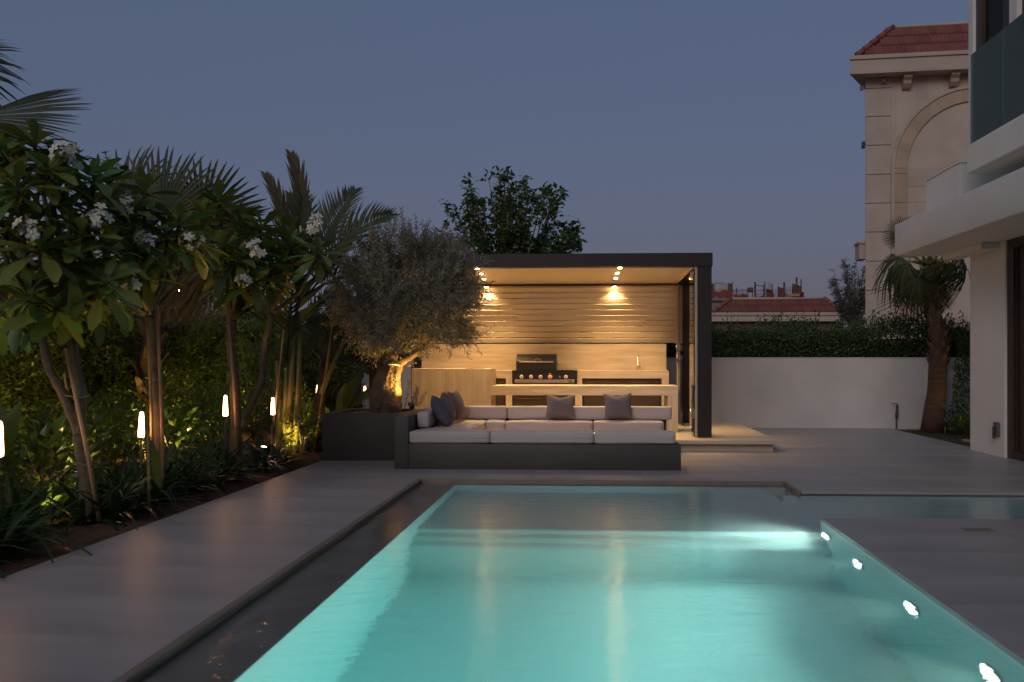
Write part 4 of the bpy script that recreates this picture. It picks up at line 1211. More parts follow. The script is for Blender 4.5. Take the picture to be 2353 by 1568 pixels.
frangipani('frangipani with straight staked trunk second from the left edge', tuple(bx0), stemsB,
           [(330, 450, .1), (270, 490, 0), (250, 425, .3), (305, 565, -.3), (240, 575, .1), (385, 545, -.1), (330, 640, -.3), (285, 690, .1), (440, 555, .3), (300, 500, -.2), (410, 520, .1), (260, 640, -.2), (340, 590, .5), (215, 500, .1), (320, 610, .4)], 7.25,
           [(437, 546, -.2), (335, 552, -.4), (245, 375, .2), (220, 505, 0), (285, 462, -.2), (297, 640, -.3)], 1.0, 17)
cx0_ = Vector((-4.15, 9.0, 0))
stemsC = [([cx0_, at(542, 960, 9.0), at(538, 860, 9.0), at(528, 780, 9.0), at(535, 735, 9.0)], .062, .046)]
frangipani('frangipani with tied bamboo stake standing third along the bed', tuple(cx0_), stemsC,
           [(465, 500, .1), (505, 470, .4), (515, 570, -.2), (545, 600, -.3), (585, 650, -.2), (560, 700, .1), (610, 590, .2), (555, 520, .5), (600, 530, .3), (520, 620, .3), (570, 560, .1), (540, 660, -.2), (620, 640, .3)], 9.0,
           [(580, 563, -.2), (588, 580, -.2), (555, 640, -.3)], 1.05, 17)
dx0 = Vector((-4.75, 10.0, 0))
stemsD = [([dx0, at(602, 880, 10.0), at(610, 790, 10.0), at(625, 720, 9.9)], .05, .04)]
frangipani('frangipani farthest along the bed, its rosette overlapping the feather palm', tuple(dx0), stemsD,
           [(730, 585, -.3), (668, 565, 0), (640, 610, .1), (655, 545, .4), (610, 640, .3)], 9.8, [(715, 520, -.2), (722, 508, -.2)], 1.1, 19)

# ------------------------------------------------------------------ bamboo stakes
def stake(label, a, b2, r=.016):
    solo('bamboo_stake', MB().tube([a, Vector(a).lerp(Vector(b2), .5) + Vector((.01, 0, 0)), b2], [r, r * .92, r * .85], 8), 'bamboo', label, 'stake', tuple(a), 'bamboo plant stakes')
stake('bamboo stake crossing right of the leaning frangipani trunk', at(229, 1200, 6.15), at(150, 800, 6.1))
stake('thin bamboo stake left of the leaning frangipani trunk', at(190, 1150, 6.4), at(148, 860, 6.45), .012)
stake('bamboo stake left against the straight frangipani trunk', at(352, 1140, 7.05), at(338, 715, 7.1))
stake('bamboo stake right against the straight frangipani trunk', at(376, 1150, 7.1), at(360, 700, 7.15))
stake('bamboo stake tied to the third frangipani trunk', at(546, 1060, 8.8), at(523, 700, 8.85))
stake('long bamboo stake leaning left of the palm canes', at(618, 1050, 10.5), at(665, 640, 10.6))
stake('bamboo stake with a lantern near the planter corner', at(720, 1045, 10.9), at(778, 640, 11.0))
TL = ('twine tie low on the leaning frangipani trunk', 'twine tie at the fork of the leaning frangipani', 'twine tie high on the third frangipani trunk', 'twine tie round the straight frangipani trunk and stakes')
for TI, (v, y, Y, r) in enumerate( ((205, 1065, 6.2, .075), (178, 910, 6.25, .09), (536, 790, 8.95, .06), (355, 870, 7.2, .075))):
    c = at(v, y, Y); tie = MB().tube([(c.x + r * math.cos(a), c.y + r * math.sin(a), c.z + .01 * math.sin(2 * a)) for a in np.linspace(0, 2 * PI, 15)], .004, 5, cap=False)
    solo('twine_tie', tie, 'cane', TL[TI], 'twine', tuple(c), 'twine ties on the trunks')

# ------------------------------------------------------------------ palms
def fan_leaf(R, n=34, spread=2.45, joined=.55, droop=.35, petiole=1.0, wd=None):
    mb = MB()
    mb.tube([(0, -petiole, -.02), (0, -petiole * .5, .01), (0, 0, 0), (0, R * .15, 0)], [.016, .012, .009, .004], 6)
    da = 2 * spread / n
    for i in range(n):
        a = -spread + (i + .5) * da
        rr = R * (1 - .22 * (abs(a) / spread) ** 2) * rnd.uniform(.92, 1.05)
        st = [0.03, joined, .72, .9, 1.0]
        wid = [rr * .03 * da / 2, rr * joined * math.tan(da / 2) * 1.05, rr * joined * math.tan(da / 2) * .92, rr * joined * math.tan(da / 2) * .55, .0015]
        dr = droop * rnd.uniform(.6, 1.5)
        v = []
        for s_, w_ in zip(st, wid):
            z = -dr * R * s_ ** 2.6 - .10 * R * (abs(a) / spread) ** 2 * s_
            y = s_ * rr * (1 - .15 * dr * s_)
            for sx_, zz_ in ((-w_, .25 * w_), (0, -.25 * w_), (w_, .25 * w_)):
                v.append((y * math.sin(a) + sx_ * math.cos(a), y * math.cos(a) - sx_ * math.sin(a), z + zz_))
        f = []
        for k in range(4):
            b_ = 3 * k; f += [(b_, b_ + 1, b_ + 4, b_ + 3), (b_ + 1, b_ + 2, b_ + 5, b_ + 4)]
        mb.add(v, f, True)
    return mb
def pinnate(L, n=26, ll=.5, arch=.9, ldroop=.5, w=.018, vee=.45, fwd=(.75, .9), twist=0.0):
    mb = MB(); pts = []; a = 0; y = 0; z = 0; N = 20
    for i in range(N + 1):
        pts.append(Vector((0, y, z))); a = -arch * (i / N) ** 1.3
        y += math.cos(a) * L / N; z += math.sin(a) * L / N
    mb.tube(pts, [.017 * (1 - .85 * i / N) + .002 for i in range(N + 1)], 6)
    for i in range(n):
        u = .22 + .78 * (i + .5) / n
        q = u * N; k = min(int(q), N - 1); p = pts[k].lerp(pts[k + 1], q - k); tg = (pts[k + 1] - pts[k]).normalized()
        nrm = Vector((1, 0, 0)).cross(tg)
        l_ = ll * (math.sin(PI * min(1, .18 + .80 * u)) ** .6) * rnd.uniform(.9, 1.08)
        for sd_ in (-1, 1):
            fw = (fwd[0] + fwd[1] * u) * rnd.uniform(.8, 1.25)
            d = (Vector((sd_, 0, 0)) + tg * fw + nrm * vee).normalized()
            v = []
            pp = p.copy(); dd = d.copy()
            ws = [w * .5, w, w * .8, w * .45, .001]
            side = dd.cross(nrm).normalized()
            for j in range(5):
                v += [tuple(pp - side * ws[j] + nrm * ws[j] * .4), tuple(pp + side * ws[j] + nrm * ws[j] * .4)]
                pp = pp + dd * (l_ / 4); dd = (dd + Vector((0, 0, -ldroop * rnd.uniform(.5, 1.2) / 4))).normalized()
            mb.add(v, [(2 * j, 2 * j + 1, 2 * j + 3, 2 * j + 2) for j in range(4)], True)
    return mb
def mk(mb, m, name='frond'):
    me = mb.mesh(name); me.materials.append(M[m]); return me

# left fan palm (behind the second frangipani), with a skirt of dead leaves
FAN = [mk(fan_leaf(1.0, 36, 2.0, .5, .10, 1.0), 'palm'), mk(fan_leaf(.95, 34, 2.2, .45, .22, .9), 'palm'), mk(fan_leaf(.9, 30, 1.8, .4, .5, .8), 'palm')]
FAND = [mk(fan_leaf(.95, 26, 1.1, .25, .55, .5), 'palmdry'), mk(fan_leaf(.85, 24, .9, .22, .5, .4), 'palmdry')]
def boots(t, pts, r, n, m='boot', L=.26, a=.35):
    me = strip_mesh('leaf_base', m, L, [.055, .050, .040, .022], -a, .30, 3)
    for k in range(n):
        u = (k + rnd.random()) / n; q = u * (len(pts) - 1); i = min(int(q), len(pts) - 2); p = Vector(pts[i]).lerp(Vector(pts[i + 1]), q - i)
        az = k * 2.399; o = Vector((math.cos(az), math.sin(az), 0))
        rr = r[0] + (r[1] - r[0]) * u
        put('leaf_base', me, frame(p + o * rr * .9, o * .42 + Vector((0, 0, 1)), o, rnd.uniform(.75, 1.2)), t)
def aim(p, vx, vy, Y): return (at(vx, vy, Y) - p)
hub = at(395, 565, 10.6)
FP = thing('fan_palm', 'fan palm with brown hanging skirt behind the straight frangipani', 'palm tree', (at(335, 950, 10.6).x, 10.6, 0))
tp = [Vector((at(338, 950, 10.6).x, 10.6, 0)), at(338, 930, 10.6), at(342, 820, 10.6), at(362, 690, 10.6), hub]
part('trunk', MB().tube(tp, [.16, .14, .11, .10, .09], 14, wob=.1), 'palmbark', FP)
boots(FP, tp[1:], (.13, .10), 34)
def fan_at(t, mesh, hubp, tipv, nrm, sc_=1.0, roll=0.0, name='frond'):
    """leaf hub at hubp pointing at the pixel/point tip, its face towards nrm"""
    return put(name, mesh, frame(hubp, tipv, nrm, sc_, roll), t)
cm = Vector((.25, -1, .15))
for (hx, hy, tx, ty, Y, s_, k, nx) in ((372, 500, 385, 300, 10.4, 1.0, 0, .0), (300, 470, 245, 300, 10.9, .95, 1, -.3), (470, 500, 560, 380, 10.7, .9, 1, .5), (330, 545, 200, 470, 10.8, .9, 2, -.6), (500, 545, 600, 520, 10.6, .9, 2, .5), (420, 560, 480, 640, 10.4, .85, 2, .3)):
    h_ = at(hx, hy, Y); fan_at(FP, FAN[k], h_, at(tx, ty, Y) - h_, Vector((nx, -1, .25)), s_, 0)
    part('petiole', MB().tube([hub + Vector((0, 0, -.1)), hub.lerp(h_, .6) + Vector((0, 0, .03)), h_], [.028, .018, .012], 6), 'cane', FP)
for k in range(13):
    a = k * 2.1; p = hub + Vector((.16 * math.cos(a), .16 * math.sin(a), -.10 - .05 * (k % 3)))
    put('dead_frond', FAND[k % 2], frame(p, (.32 * math.cos(a) + .18, .3 * math.sin(a), -1), (math.cos(a), math.sin(a), .2), rnd.uniform(.8, 1.15)), FP)
for k in range(9):
    a = k * .9; hp = at(470 + 7 * (k % 4), 588 + 5 * (k % 3), 10.3 + .05 * k)
    put('dead_frond', FAND[k % 2], frame(hp, (.10 * math.cos(a) + .03, .12 * math.sin(a), -1), (math.cos(a), math.sin(a), .2), rnd.uniform(.85, 1.1)), FP)
# fan palm out of frame on the left, one leaf reaching in
h0 = at(-55, 268, 6.6)
F0 = thing('fan_palm', 'dark fan palm mostly outside the left edge, one fan reaching into the sky', 'palm tree', (h0.x - .9, 6.6, 0))
top0 = Vector((h0.x - .9, 6.6, 2.95))
part('trunk', MB().tube([(h0.x - .9, 6.6, 0), (h0.x - .95, 6.6, 1.5), top0], [.17, .13, .11], 14, wob=.1), 'palmbark', F0)
FSIDE = mk(fan_leaf(.93, 44, 1.15, .62, .06, .9), 'palm')
put('frond', FSIDE, frame(h0, at(195, 262, 6.6) - h0, Vector((.05, -.75, .65)), 1.0), F0)
part('petiole', MB().tube([top0, top0.lerp(h0, .5) + Vector((0, 0, .1)), h0], [.03, .02, .012], 6), 'cane', F0)
for (hx, hy, tx, ty, k) in ((-190, 120, -40, 150, 2), (-190, 140, 30, 175, 1), (-330, 60, -260, -150, 0), (-420, 260, -600, 120, 1)):
    h_ = at(hx, hy, 6.7); put('frond', FAN[k], frame(h_, at(tx, ty, 6.6) - h_, Vector((0, -.8, .6)), .85), F0)
    part('petiole', MB().tube([top0, top0.lerp(h_, .5) + Vector((0, 0, .12)), h_], [.03, .02, .012], 6), 'cane', F0)
for k in range(6):
    a = k * 1.05; put('dead_frond', FAND[k % 2], frame(top0 + Vector((.15 * math.cos(a), .15 * math.sin(a), -.1)), (.35 * math.cos(a), .35 * math.sin(a), -1), (math.cos(a), math.sin(a), .2), 1), F0)

# tall feather palm of several canes
PN = [mk(pinnate(1.75, 30, .50, .55, .30), 'palm'), mk(pinnate(1.6, 28, .52, 1.2, .7), 'palm'), mk(pinnate(1.5, 26, .42, .8, .9), 'palm'), mk(pinnate(1.25, 24, .40, 1.0, .6, .014), 'palm')]
PND = [mk(pinnate(1.55, 22, .46, .75, .15, .017, .1, (3.2, 1.5)), 'palmdry'), mk(pinnate(1.4, 18, .38, 1.6, 1.5, .013, .2, (1.6, 1.2)), 'palmdry')]
Q = thing('feather_palm', 'clumping feather palm with yellow canes left of the planter', 'palm tree', (at(655, 1000, 10.7).x, 10.7, 0), 'feather palms by the planter')
tops = []
for (x0, x1, yt_) in ((648, 660, 800), (662, 672, 780), (676, 690, 740), (640, 636, 830), (658, 684, 690)):
    a = at(x0, 1010, 10.7); b_ = at(x1, yt_, 10.7); a.z = 0
    part('cane', MB().tube([a, a.lerp(b_, .5) + Vector((rnd.uniform(-.02, .02), 0, 0)), b_], [.045, .036, .022], 10), 'cane', Q)
    tops.append(b_)
def fronds(t, lst, meshes, Y):
    for (x0, y0_, x1, y1_, k, nx, nz, s_) in lst:
        p = at(x0, y0_, Y); d = at(x1, y1_, Y) - p; d.y = rnd.uniform(-.35, .35) * d.length
        put('frond', meshes[k], frame(p, d, Vector((nx, -.7, nz)), s_ * d.length / 1.45), t)
fronds(Q, [(655, 850, 722, 545, 0, .25, .2, 1.0), (690, 700, 830, 470, 1, .1, .6, 1.0), (690, 690, 850, 545, 1, .1, .8, 1.0), (684, 690, 760, 420, 0, 0, .5, .95), (660, 780, 540, 650, 2, -.2, .8, 1.0),
           (672, 760, 800, 700, 2, .2, .8, .95), (636, 820, 560, 780, 3, -.2, .9, .9), (684, 690, 560, 560, 1, -.2, .7, .95), (690, 740, 780, 640, 0, .3, .5, .8), (660, 800, 700, 690, 3, 0, .7, .9)], PN, 10.7)
for (x0, y0_, x1, y1_, k, s_) in ((684, 690, 652, 368, 0, 1.0), (690, 690, 715, 345, 0, 1.05), (684, 690, 700, 400, 0, .9), (690, 700, 850, 500, 0, .9), (690, 700, 680, 420, 0, .9), (684, 690, 610, 640, 1, .8), (690, 700, 740, 620, 1, .8)):
    p = at(x0, y0_, 10.75); d = at(x1, y1_, 10.75) - p
    put('dry_frond', PND[k], frame(p, d, Vector((.6, -.6, .2)), s_ * d.length / 1.5), Q)
# second, smaller feather palm by the planter corner
Q2 = thing('feather_palm', 'small feather palm with thick brown base at the planter corner', 'palm tree', (at(722, 1040, 11.3).x, 11.3, 0), 'feather palms by the planter')
b0 = at(722, 1000, 11.3); b0.z = 0
part('trunk', MB().tube([b0, at(728, 975, 11.3), at(738, 900, 11.3), at(742, 840, 11.3)], [.13, .11, .065, .04], 12), 'palmbark', Q2)
part('cane', MB().tube([at(738, 905, 11.25), at(752, 870, 11.2), at(800, 760, 11.1)], [.04, .035, .02], 8), 'cane', Q2)
fronds(Q2, [(742, 840, 850, 800, 1, .1, .8, 1.0), (742, 840, 650, 770, 1, -.1, .8, 1.0), (742, 840, 700, 700, 0, -.1, .5, .95), (742, 840, 800, 690, 1, .2, .6, 1.0), (742, 850, 690, 830, 3, -.2, .9, .9),
            (742, 840, 830, 740, 2, .2, .8, 1.0), (800, 760, 870, 800, 2, .3, .8, .9), (742, 840, 760, 660, 0, .1, .4, .9)], PN, 11.3)
for (x1, y1_) in ((770, 720), (640, 720)):
    p = at(742, 830, 11.4); d = at(x1, y1_, 11.4) - p; put('dry_frond', PND[1], frame(p, d, Vector((0, -.6, .6)), d.length / 1.1), Q2)
# palm behind the olive, fronds arching over it
Q3 = thing('feather_palm', 'feather palm behind the olive with a snapped frond pointing over the pergola', 'palm tree', (at(900, 800, 13.2).x, 13.2, 0), 'feather palms by the planter')
b0 = at(900, 800, 13.2); b0.z = 0; t3 = at(900, 640, 13.2)
part('trunk', MB().tube([b0, b0.lerp(t3, .5) + Vector((.05, 0, 0)), t3], [.13, .10, .07], 12), 'palmbark', Q3)
for (x0, y0_, x1, y1_, k, s_) in ((900, 640, 1000, 525, 2, 1.0), (900, 640, 840, 520, 1, .9), (900, 640, 960, 560, 1, 1.0), (900, 640, 800, 600, 1, 1.0)):
    p = at(x0, y0_, 13.2); d = at(x1, y1_, 13.2) - p; put('frond', PN[k], frame(p, d, Vector((0, -.6, .7)), s_ * d.length / 1.4), Q3)
SN = mk(pinnate(1.1, 20, .34, .25, .25, .013, .1), 'palmdry')
p = at(1000, 524, 13.0); put('snapped_frond', SN, frame(p, at(1085, 580, 12.8) - p, Vector((.1, -.8, .5)), .75), Q3)
p = at(945, 560, 13.0); put('snapped_frond', SN, frame(p, at(1095, 560, 12.6) - p, Vector((.1, -.8, .5)), .85), Q3)

# right fan palm by the wall
RP = thing('fan_palm', 'fan palm with rough bark boots in front of the cream stone villa', 'palm tree', tuple(onz(2146, 990)))
Yp = 14.95
tp = [onz(2146, 990), at(2147, 950, Yp), at(2152, 900, Yp), at(2155, 840, Yp), at(2160, 790, Yp), at(2146, 720, Yp), at(2134, 660, Yp), at(2136, 620, Yp)]
part('trunk', MB().tube(tp, [.235, .19, .165, .155, .15, .13, .115, .10], 20, wob=.06), 'palmbark', RP)
boots(RP, tp[3:], (.15, .10), 80, 'boot', .17, .3)
hubR = at(2136, 612, Yp)
FR = [mk(fan_leaf(.82, 30, 1.7, .38, .8, .8), 'palm_r'), mk(fan_leaf(.9, 26, 1.3, .30, 1.1, .8), 'palm_r'), mk(fan_leaf(.75, 34, 1.9, .5, .1, .8), 'palm_r')]
for (hx, hy, tx, ty, k, dy) in ((2085, 605, 2040, 690, 1, -.3), (2070, 590, 2030, 620, 0, 0), (2110, 640, 2080, 760, 1, -.4), (2190, 605, 2225, 690, 1, -.3), (2200, 590, 2250, 640, 0, 0), (2165, 600, 2185, 710, 1, -.4),
                               (2078, 545, 2038, 488, 2, .1), (2150, 535, 2150, 440, 2, .3), (2190, 545, 2240, 480, 2, .3), (2060, 610, 2045, 720, 1, .3), (2215, 620, 2230, 720, 1, .3)):
    h_ = at(hx, hy, Yp + dy); d = at(tx, ty, Yp + dy) - h_
    put('frond', FR[k], frame(h_, d, Vector(((hx - 2136) / 90, -.8, .5)), rnd.uniform(.9, 1.05) * (.62 if k == 2 else 1)), RP)
    part('petiole', MB().tube([hubR, hubR.lerp(h_, .55) + Vector((0, 0, .08)), h_], [.03, .02, .013], 6), 'cane', RP)
FRD = mk(fan_leaf(.8, 22, .8, .25, .5, .4), 'palmdry')
for k in range(11):
    a = k * .95; put('dead_frond', FRD, frame(hubR + Vector((.15 * math.cos(a), .15 * math.sin(a), -.1)), (.45 * math.cos(a), .45 * math.sin(a), -1), (math.cos(a), math.sin(a), .2), rnd.uniform(.8, 1.15)), RP)

# ------------------------------------------------------------------ olive tree
O = thing('olive_tree', 'old olive tree with gnarled lit trunk and grey round crown in the planter', 'tree', (at(888, 945, 10.72).x, 10.72, .575))
tpts = [(888, 952, .20), (886, 935, .205), (884, 915, .20), (884, 893, .185), (889, 872, .165), (897, 850, .15), (901, 832, .145), (898, 815, .16)]
ov = []; of = []; SD, RG = 56, 70
for j in range(RG + 1):
    u = j / RG * (len(tpts) - 1); i = min(int(u), len(tpts) - 2); q = u - i; q = q * q * (3 - 2 * q) * .5 + q * .5
    A_, B_ = tpts[i], tpts[i + 1]
    vx = A_[0] + (B_[0] - A_[0]) * q; vy = A_[1] + (B_[1] - A_[1]) * q; r = A_[2] + (B_[2] - A_[2]) * q
    c = at(vx, vy, 10.72)
    for k in range(SD):
        a = 2 * PI * k / SD
        tw = a + j * .022
        n3 = Vector((math.cos(tw) * 1.5, math.sin(tw) * 1.5, c.z * 1.9))
        rr = r * (1 + .34 * mnoise.noise(n3) + .20 * mnoise.noise(n3 * 2.6 + Vector((5, 0, 0))) + .10 * mnoise.noise(n3 * 6.0) + .09 * math.sin(tw * 5 + c.z * 3))
        ov.append((c.x + rr * math.cos(a), c.y + rr * math.sin(a) * .9, c.z))
for j in range(RG):
    for k in range(SD):
        k2 = (k + 1) % SD; of.append((j * SD + k, j * SD + k2, (j + 1) * SD + k2, (j + 1) * SD + k))
part('trunk', MB().add(ov, of, True), 'olivebark', O)
ctr = at(934, 688, 10.78); rad = Vector((.90, .90, .80)); ZLOW = at(940, 806, 10.78).z
lm = MB(); limb0 = at(898, 822, 10.72)
limb_tips = []
for k in range(15):
    a = k * 2.399; el = rnd.uniform(-.25, 1.2)
    d = Vector((math.cos(a) * math.cos(el), math.sin(a) * math.cos(el), math.sin(el)))
    p = ctr + Vector((d.x * rad.x, d.y * rad.y, d.z * rad.z)) * .72
    m_ = limb0.lerp(p, .5) + Vector((rnd.uniform(-.08, .08), rnd.uniform(-.08, .08), -.06))
    lm.tube([limb0, limb0.lerp(m_, .5), m_, p], [.06, .045, .03, .012], 7, wob=.2); limb_tips.append(p)
lm.tube([at(905, 840, 10.72), at(928, 826, 10.7), at(955, 812, 10.65), at(975, 790, 10.6)], [.09, .07, .05, .03], 10, wob=.2)
part('limb', lm, 'olivebark', O)
part('pruning_band', MB().tube([at(893, 837, 10.58), at(905, 836, 10.56), at(919, 840, 10.6)], .016, 8), 'petal', O)
# twigs: short sprays of narrow leaves
tv, tf = leaf_t(.058, .0125)
POS = []; DIR = []; tw = MB()
def spray(p, d, L_, n):
    d = d.normalized()
    tw.tube([p, p + d * L_], [.0035, .0015], 4, cap=False)
    a0 = rnd.uniform(0, 6)
    s1 = d.cross(Vector((0.3, .2, 1))).normalized(); s2 = d.cross(s1)
    for i in range(n):
        u = (i + .5) / n; a = a0 + i * 1.57
        o = s1 * math.cos(a) + s2 * math.sin(a)
        POS.append(p + d * L_ * u); DIR.append(d * .75 + o * .75)
def crown_r(d):
    n = mnoise.noise(d * 1.7 + Vector((3, 1, 7))) * .20 + mnoise.noise(d * 3.6) * .20 + mnoise.noise(d * 8) * .08
    return 1 + n
clumps = []
for k in range(150):
    z = rnd.uniform(-.98, 1); a = k * 2.399; h = math.sqrt(max(0, 1 - z * z)); d = Vector((h * math.cos(a), h * math.sin(a), z))
    clumps.append((d, ctr + Vector((d.x * rad.x, d.y * rad.y, d.z * rad.z)) * crown_r(d) * (.95 if k % 4 else .62)))
for k in range(2600):
    d, cc = clumps[k % 150]; z = d.z
    p = cc + Vector((rnd.gauss(0, .085), rnd.gauss(0, .085), rnd.gauss(0, .085)))
    if p.z < ZLOW: p.z = ZLOW + abs(rnd.gauss(0, .09)) + .10 * mnoise.noise(p * 3)
    g_ = d * .55 + Vector((rnd.gauss(0, .4), rnd.gauss(0, .4), rnd.gauss(0.45, .45)))
    if z < -.3: g_ += Vector((0, 0, -.3))
    spray(p - g_.normalized() * .08, g_, rnd.uniform(.16, .36), rnd.randint(12, 20))
for (vx, vy) in ((908, 480), (922, 478), (930, 500), (897, 500), (870, 520), (955, 540), (885, 510), (1003, 540), (860, 535), (940, 515), (1060, 590), (980, 545), (1090, 620), (1105, 700), (1095, 760)):
    p1 = at(vx, vy, 10.75); dd = p1 - ctr; p0_ = ctr + dd * .62
    if vy < 560: p0_ = p1 + Vector((rnd.uniform(-.05, .05), 0, -.42))
    spray(p0_, p1 - p0_, (p1 - p0_).length, 34)
# low suckers round the foot of the trunk
for (vx, vy, y2, n) in ((930, 940, 880, 30), (945, 935, 890, 26), (955, 935, 895, 26), (905, 938, 868, 30), (895, 940, 895, 20), (880, 940, 900, 20), (940, 940, 905, 20), (860, 945, 915, 20), (962, 935, 905, 20)):
    p0_ = at(vx, vy, 10.5); p1 = at(vx + rnd.uniform(-4, 16), y2, 10.45); spray(p0_, p1 - p0_, (p1 - p0_).length, n)
n = len(POS)
part('foliage', MB().inst(tv, tf, frames_np(np.array(DIR), roll=rng.uniform(-1.5, 1.5, n), s=rng.uniform(.8, 1.3, n)), np.array([tuple(p) for p in POS]), False), 'olive', O, kind='stuff')
part('twigs', tw, 'twig', O, kind='stuff')

# ------------------------------------------------------------------ broadleaf tree behind the pergola, grey tree, dark far trees
def broad_tree(name, label, base, ctr, rad, nlimb, nspray, L, W, m, per, cat='tree', trunk_r=.12, group=None, low=-.5, twigm='twig'):
    t = thing(name, label, cat, tuple(base), group)
    base = Vector(base); fork = Vector((base.x, base.y, base.z + (ctr.z - rad.z - base.z) * .75 + .1))
    tr = MB(); tr.tube([base, base.lerp(fork, .5) + Vector((.05, 0, 0)), fork], [trunk_r, trunk_r * .8, trunk_r * .6], 10, wob=.15)
    part('trunk', tr, twigm, t)
    lb = MB(); POS = []; DIR = []
    for k in range(nlimb):
        a = k * 2.399 + rnd.uniform(-.3, .3); z = rnd.uniform(low, 1); h = math.sqrt(max(0, 1 - z * z))
        d = Vector((h * math.cos(a), h * math.sin(a), z)); sc_ = rnd.uniform(.72, 1.06)
        p = ctr + Vector((d.x * rad.x, d.y * rad.y, d.z * rad.z)) * sc_
        mid = fork.lerp(p, .5) + Vector((d.x, d.y, 0)) * rad.x * .08
        lb.tube([fork, fork.lerp(mid, .5), mid, p], [trunk_r * .4, trunk_r * .28, trunk_r * .18, trunk_r * .06], 5)
        for q in range(nspray):
            u = rnd.uniform(.45, 1.02); b_ = fork.lerp(mid, u * 2) if u < .5 else mid.lerp(p, u * 2 - 1)
            g_ = (d + Vector((rnd.gauss(0, .6), rnd.gauss(0, .6), rnd.gauss(.1, .5)))).normalized(); l_ = rad.x * rnd.uniform(.10, .24)
            lb.tube([b_, b_ + g_ * l_], [trunk_r * .06, trunk_r * .03], 4, cap=False)
            for i in range(per):
                pp = b_ + g_ * l_ * rnd.uniform(.3, 1.05)
                POS.append(pp + Vector((rnd.gauss(0, L * .35), rnd.gauss(0, L * .35), rnd.gauss(0, L * .35)))); DIR.append(g_ * .4 + Vector((rnd.gauss(0, .7), rnd.gauss(0, .7), rnd.gauss(-.25, .5))))
    part('limb', lb, twigm, t)
    n = len(POS); tv, tf = leaf_t(L, W)
    part('foliage', MB().inst(tv, tf, frames_np(np.array([tuple(d) for d in DIR]), roll=rng.uniform(-1, 1, n), s=rng.uniform(.7, 1.25, n)), np.array([tuple(p) for p in POS]), False), m, t, kind='stuff')
    return t
c = at(1178, 520, 19.0)
broad_tree('broadleaf_tree', 'loose broadleaf tree rising behind the pergola roof', (c.x, 19.0, 0), c, Vector((1.55, 1.4, 1.22)), 54, 11, .155, .088, 'backtree', 9, trunk_r=.13, low=-.6)
c = at(1962, 668, 52)
broad_tree('grey_tree', 'feathery grey-green tree between far house and stone villa', (c.x, 52, 0), c, Vector((1.5, 1.5, 2.0)), 40, 14, .22, .05, 'greytree', 9, trunk_r=.2)
for k, (vx, vy, Y, r) in enumerate(((575, 790, 30, 1.6), (660, 800, 34, 1.8), (480, 770, 36, 1.5), (800, 770, 30, 2.0), (1000, 790, 40, 2.2), (250, 760, 30, 2.4), (60, 740, 26, 2.4))):
    c = at(vx, vy, Y); 
    broad_tree('far_tree', ('dark far tree showing between third frangipani and palm canes', 'dark far tree behind the feather palm canes', 'dark far tree under the street lamp', 'dark far tree behind the olive crown, left side', 'dark far tree hidden behind the pergola screen', 'dark far tree above the hedge behind the straight frangipani', 'dark far tree above the hedge at the left edge')[k], (c.x, Y, 0), c, Vector((r, r, r * .8)), 26, 12, .30, .16, 'backtree', 8, trunk_r=.16, group='dark trees beyond the hedge')

# ------------------------------------------------------------------ ground plants
ST = [strip_mesh('leaf', 'strap', L_, [.016, .022, .020, .015, .009, .002], cu, .3, 5) for L_, cu in ((.62, 1.1), (.70, 1.6), (.55, .7), (.66, 2.1))]
def strap_plant(x, y, s_=1.0, n=17, label='dark strap-leaved clump growing in the bed along the path', group='strap-leaved clumps edging the bed'):
    t = thing('strap_plant', label, 'plant', (x, y, .01), group)
    for i in range(n):
        az = i * 2.399 + rnd.uniform(-.3, .3); el = math.radians(rnd.uniform(35, 82))
        put('leaf', rnd.choice(ST), frame(Vector((x, y, .0)) + Vector((math.cos(az), math.sin(az), 0)) * .03, (math.cos(az) * math.cos(el), math.sin(az) * math.cos(el), math.sin(el)), (0, 0, 1), s_ * rnd.uniform(.7, 1.1)), t)
SK1 = onz(543, 1060, .07)
for k in range(96):
    y = 4.3 + k * .063 + rnd.uniform(-.06, .06)
    x = -3.98 - (k % 4) * .22 + rnd.uniform(-.08, .08)
    if (5.3 < y < 6.45 and abs(x + .703 * y) < .24) or (8.6 < y < 9.95 and abs(x - y * SK1.x / SK1.y) < .2) or y > 10.1: continue
    strap_plant(x, y, rnd.uniform(.80, 1.1), 20)
SH = {}
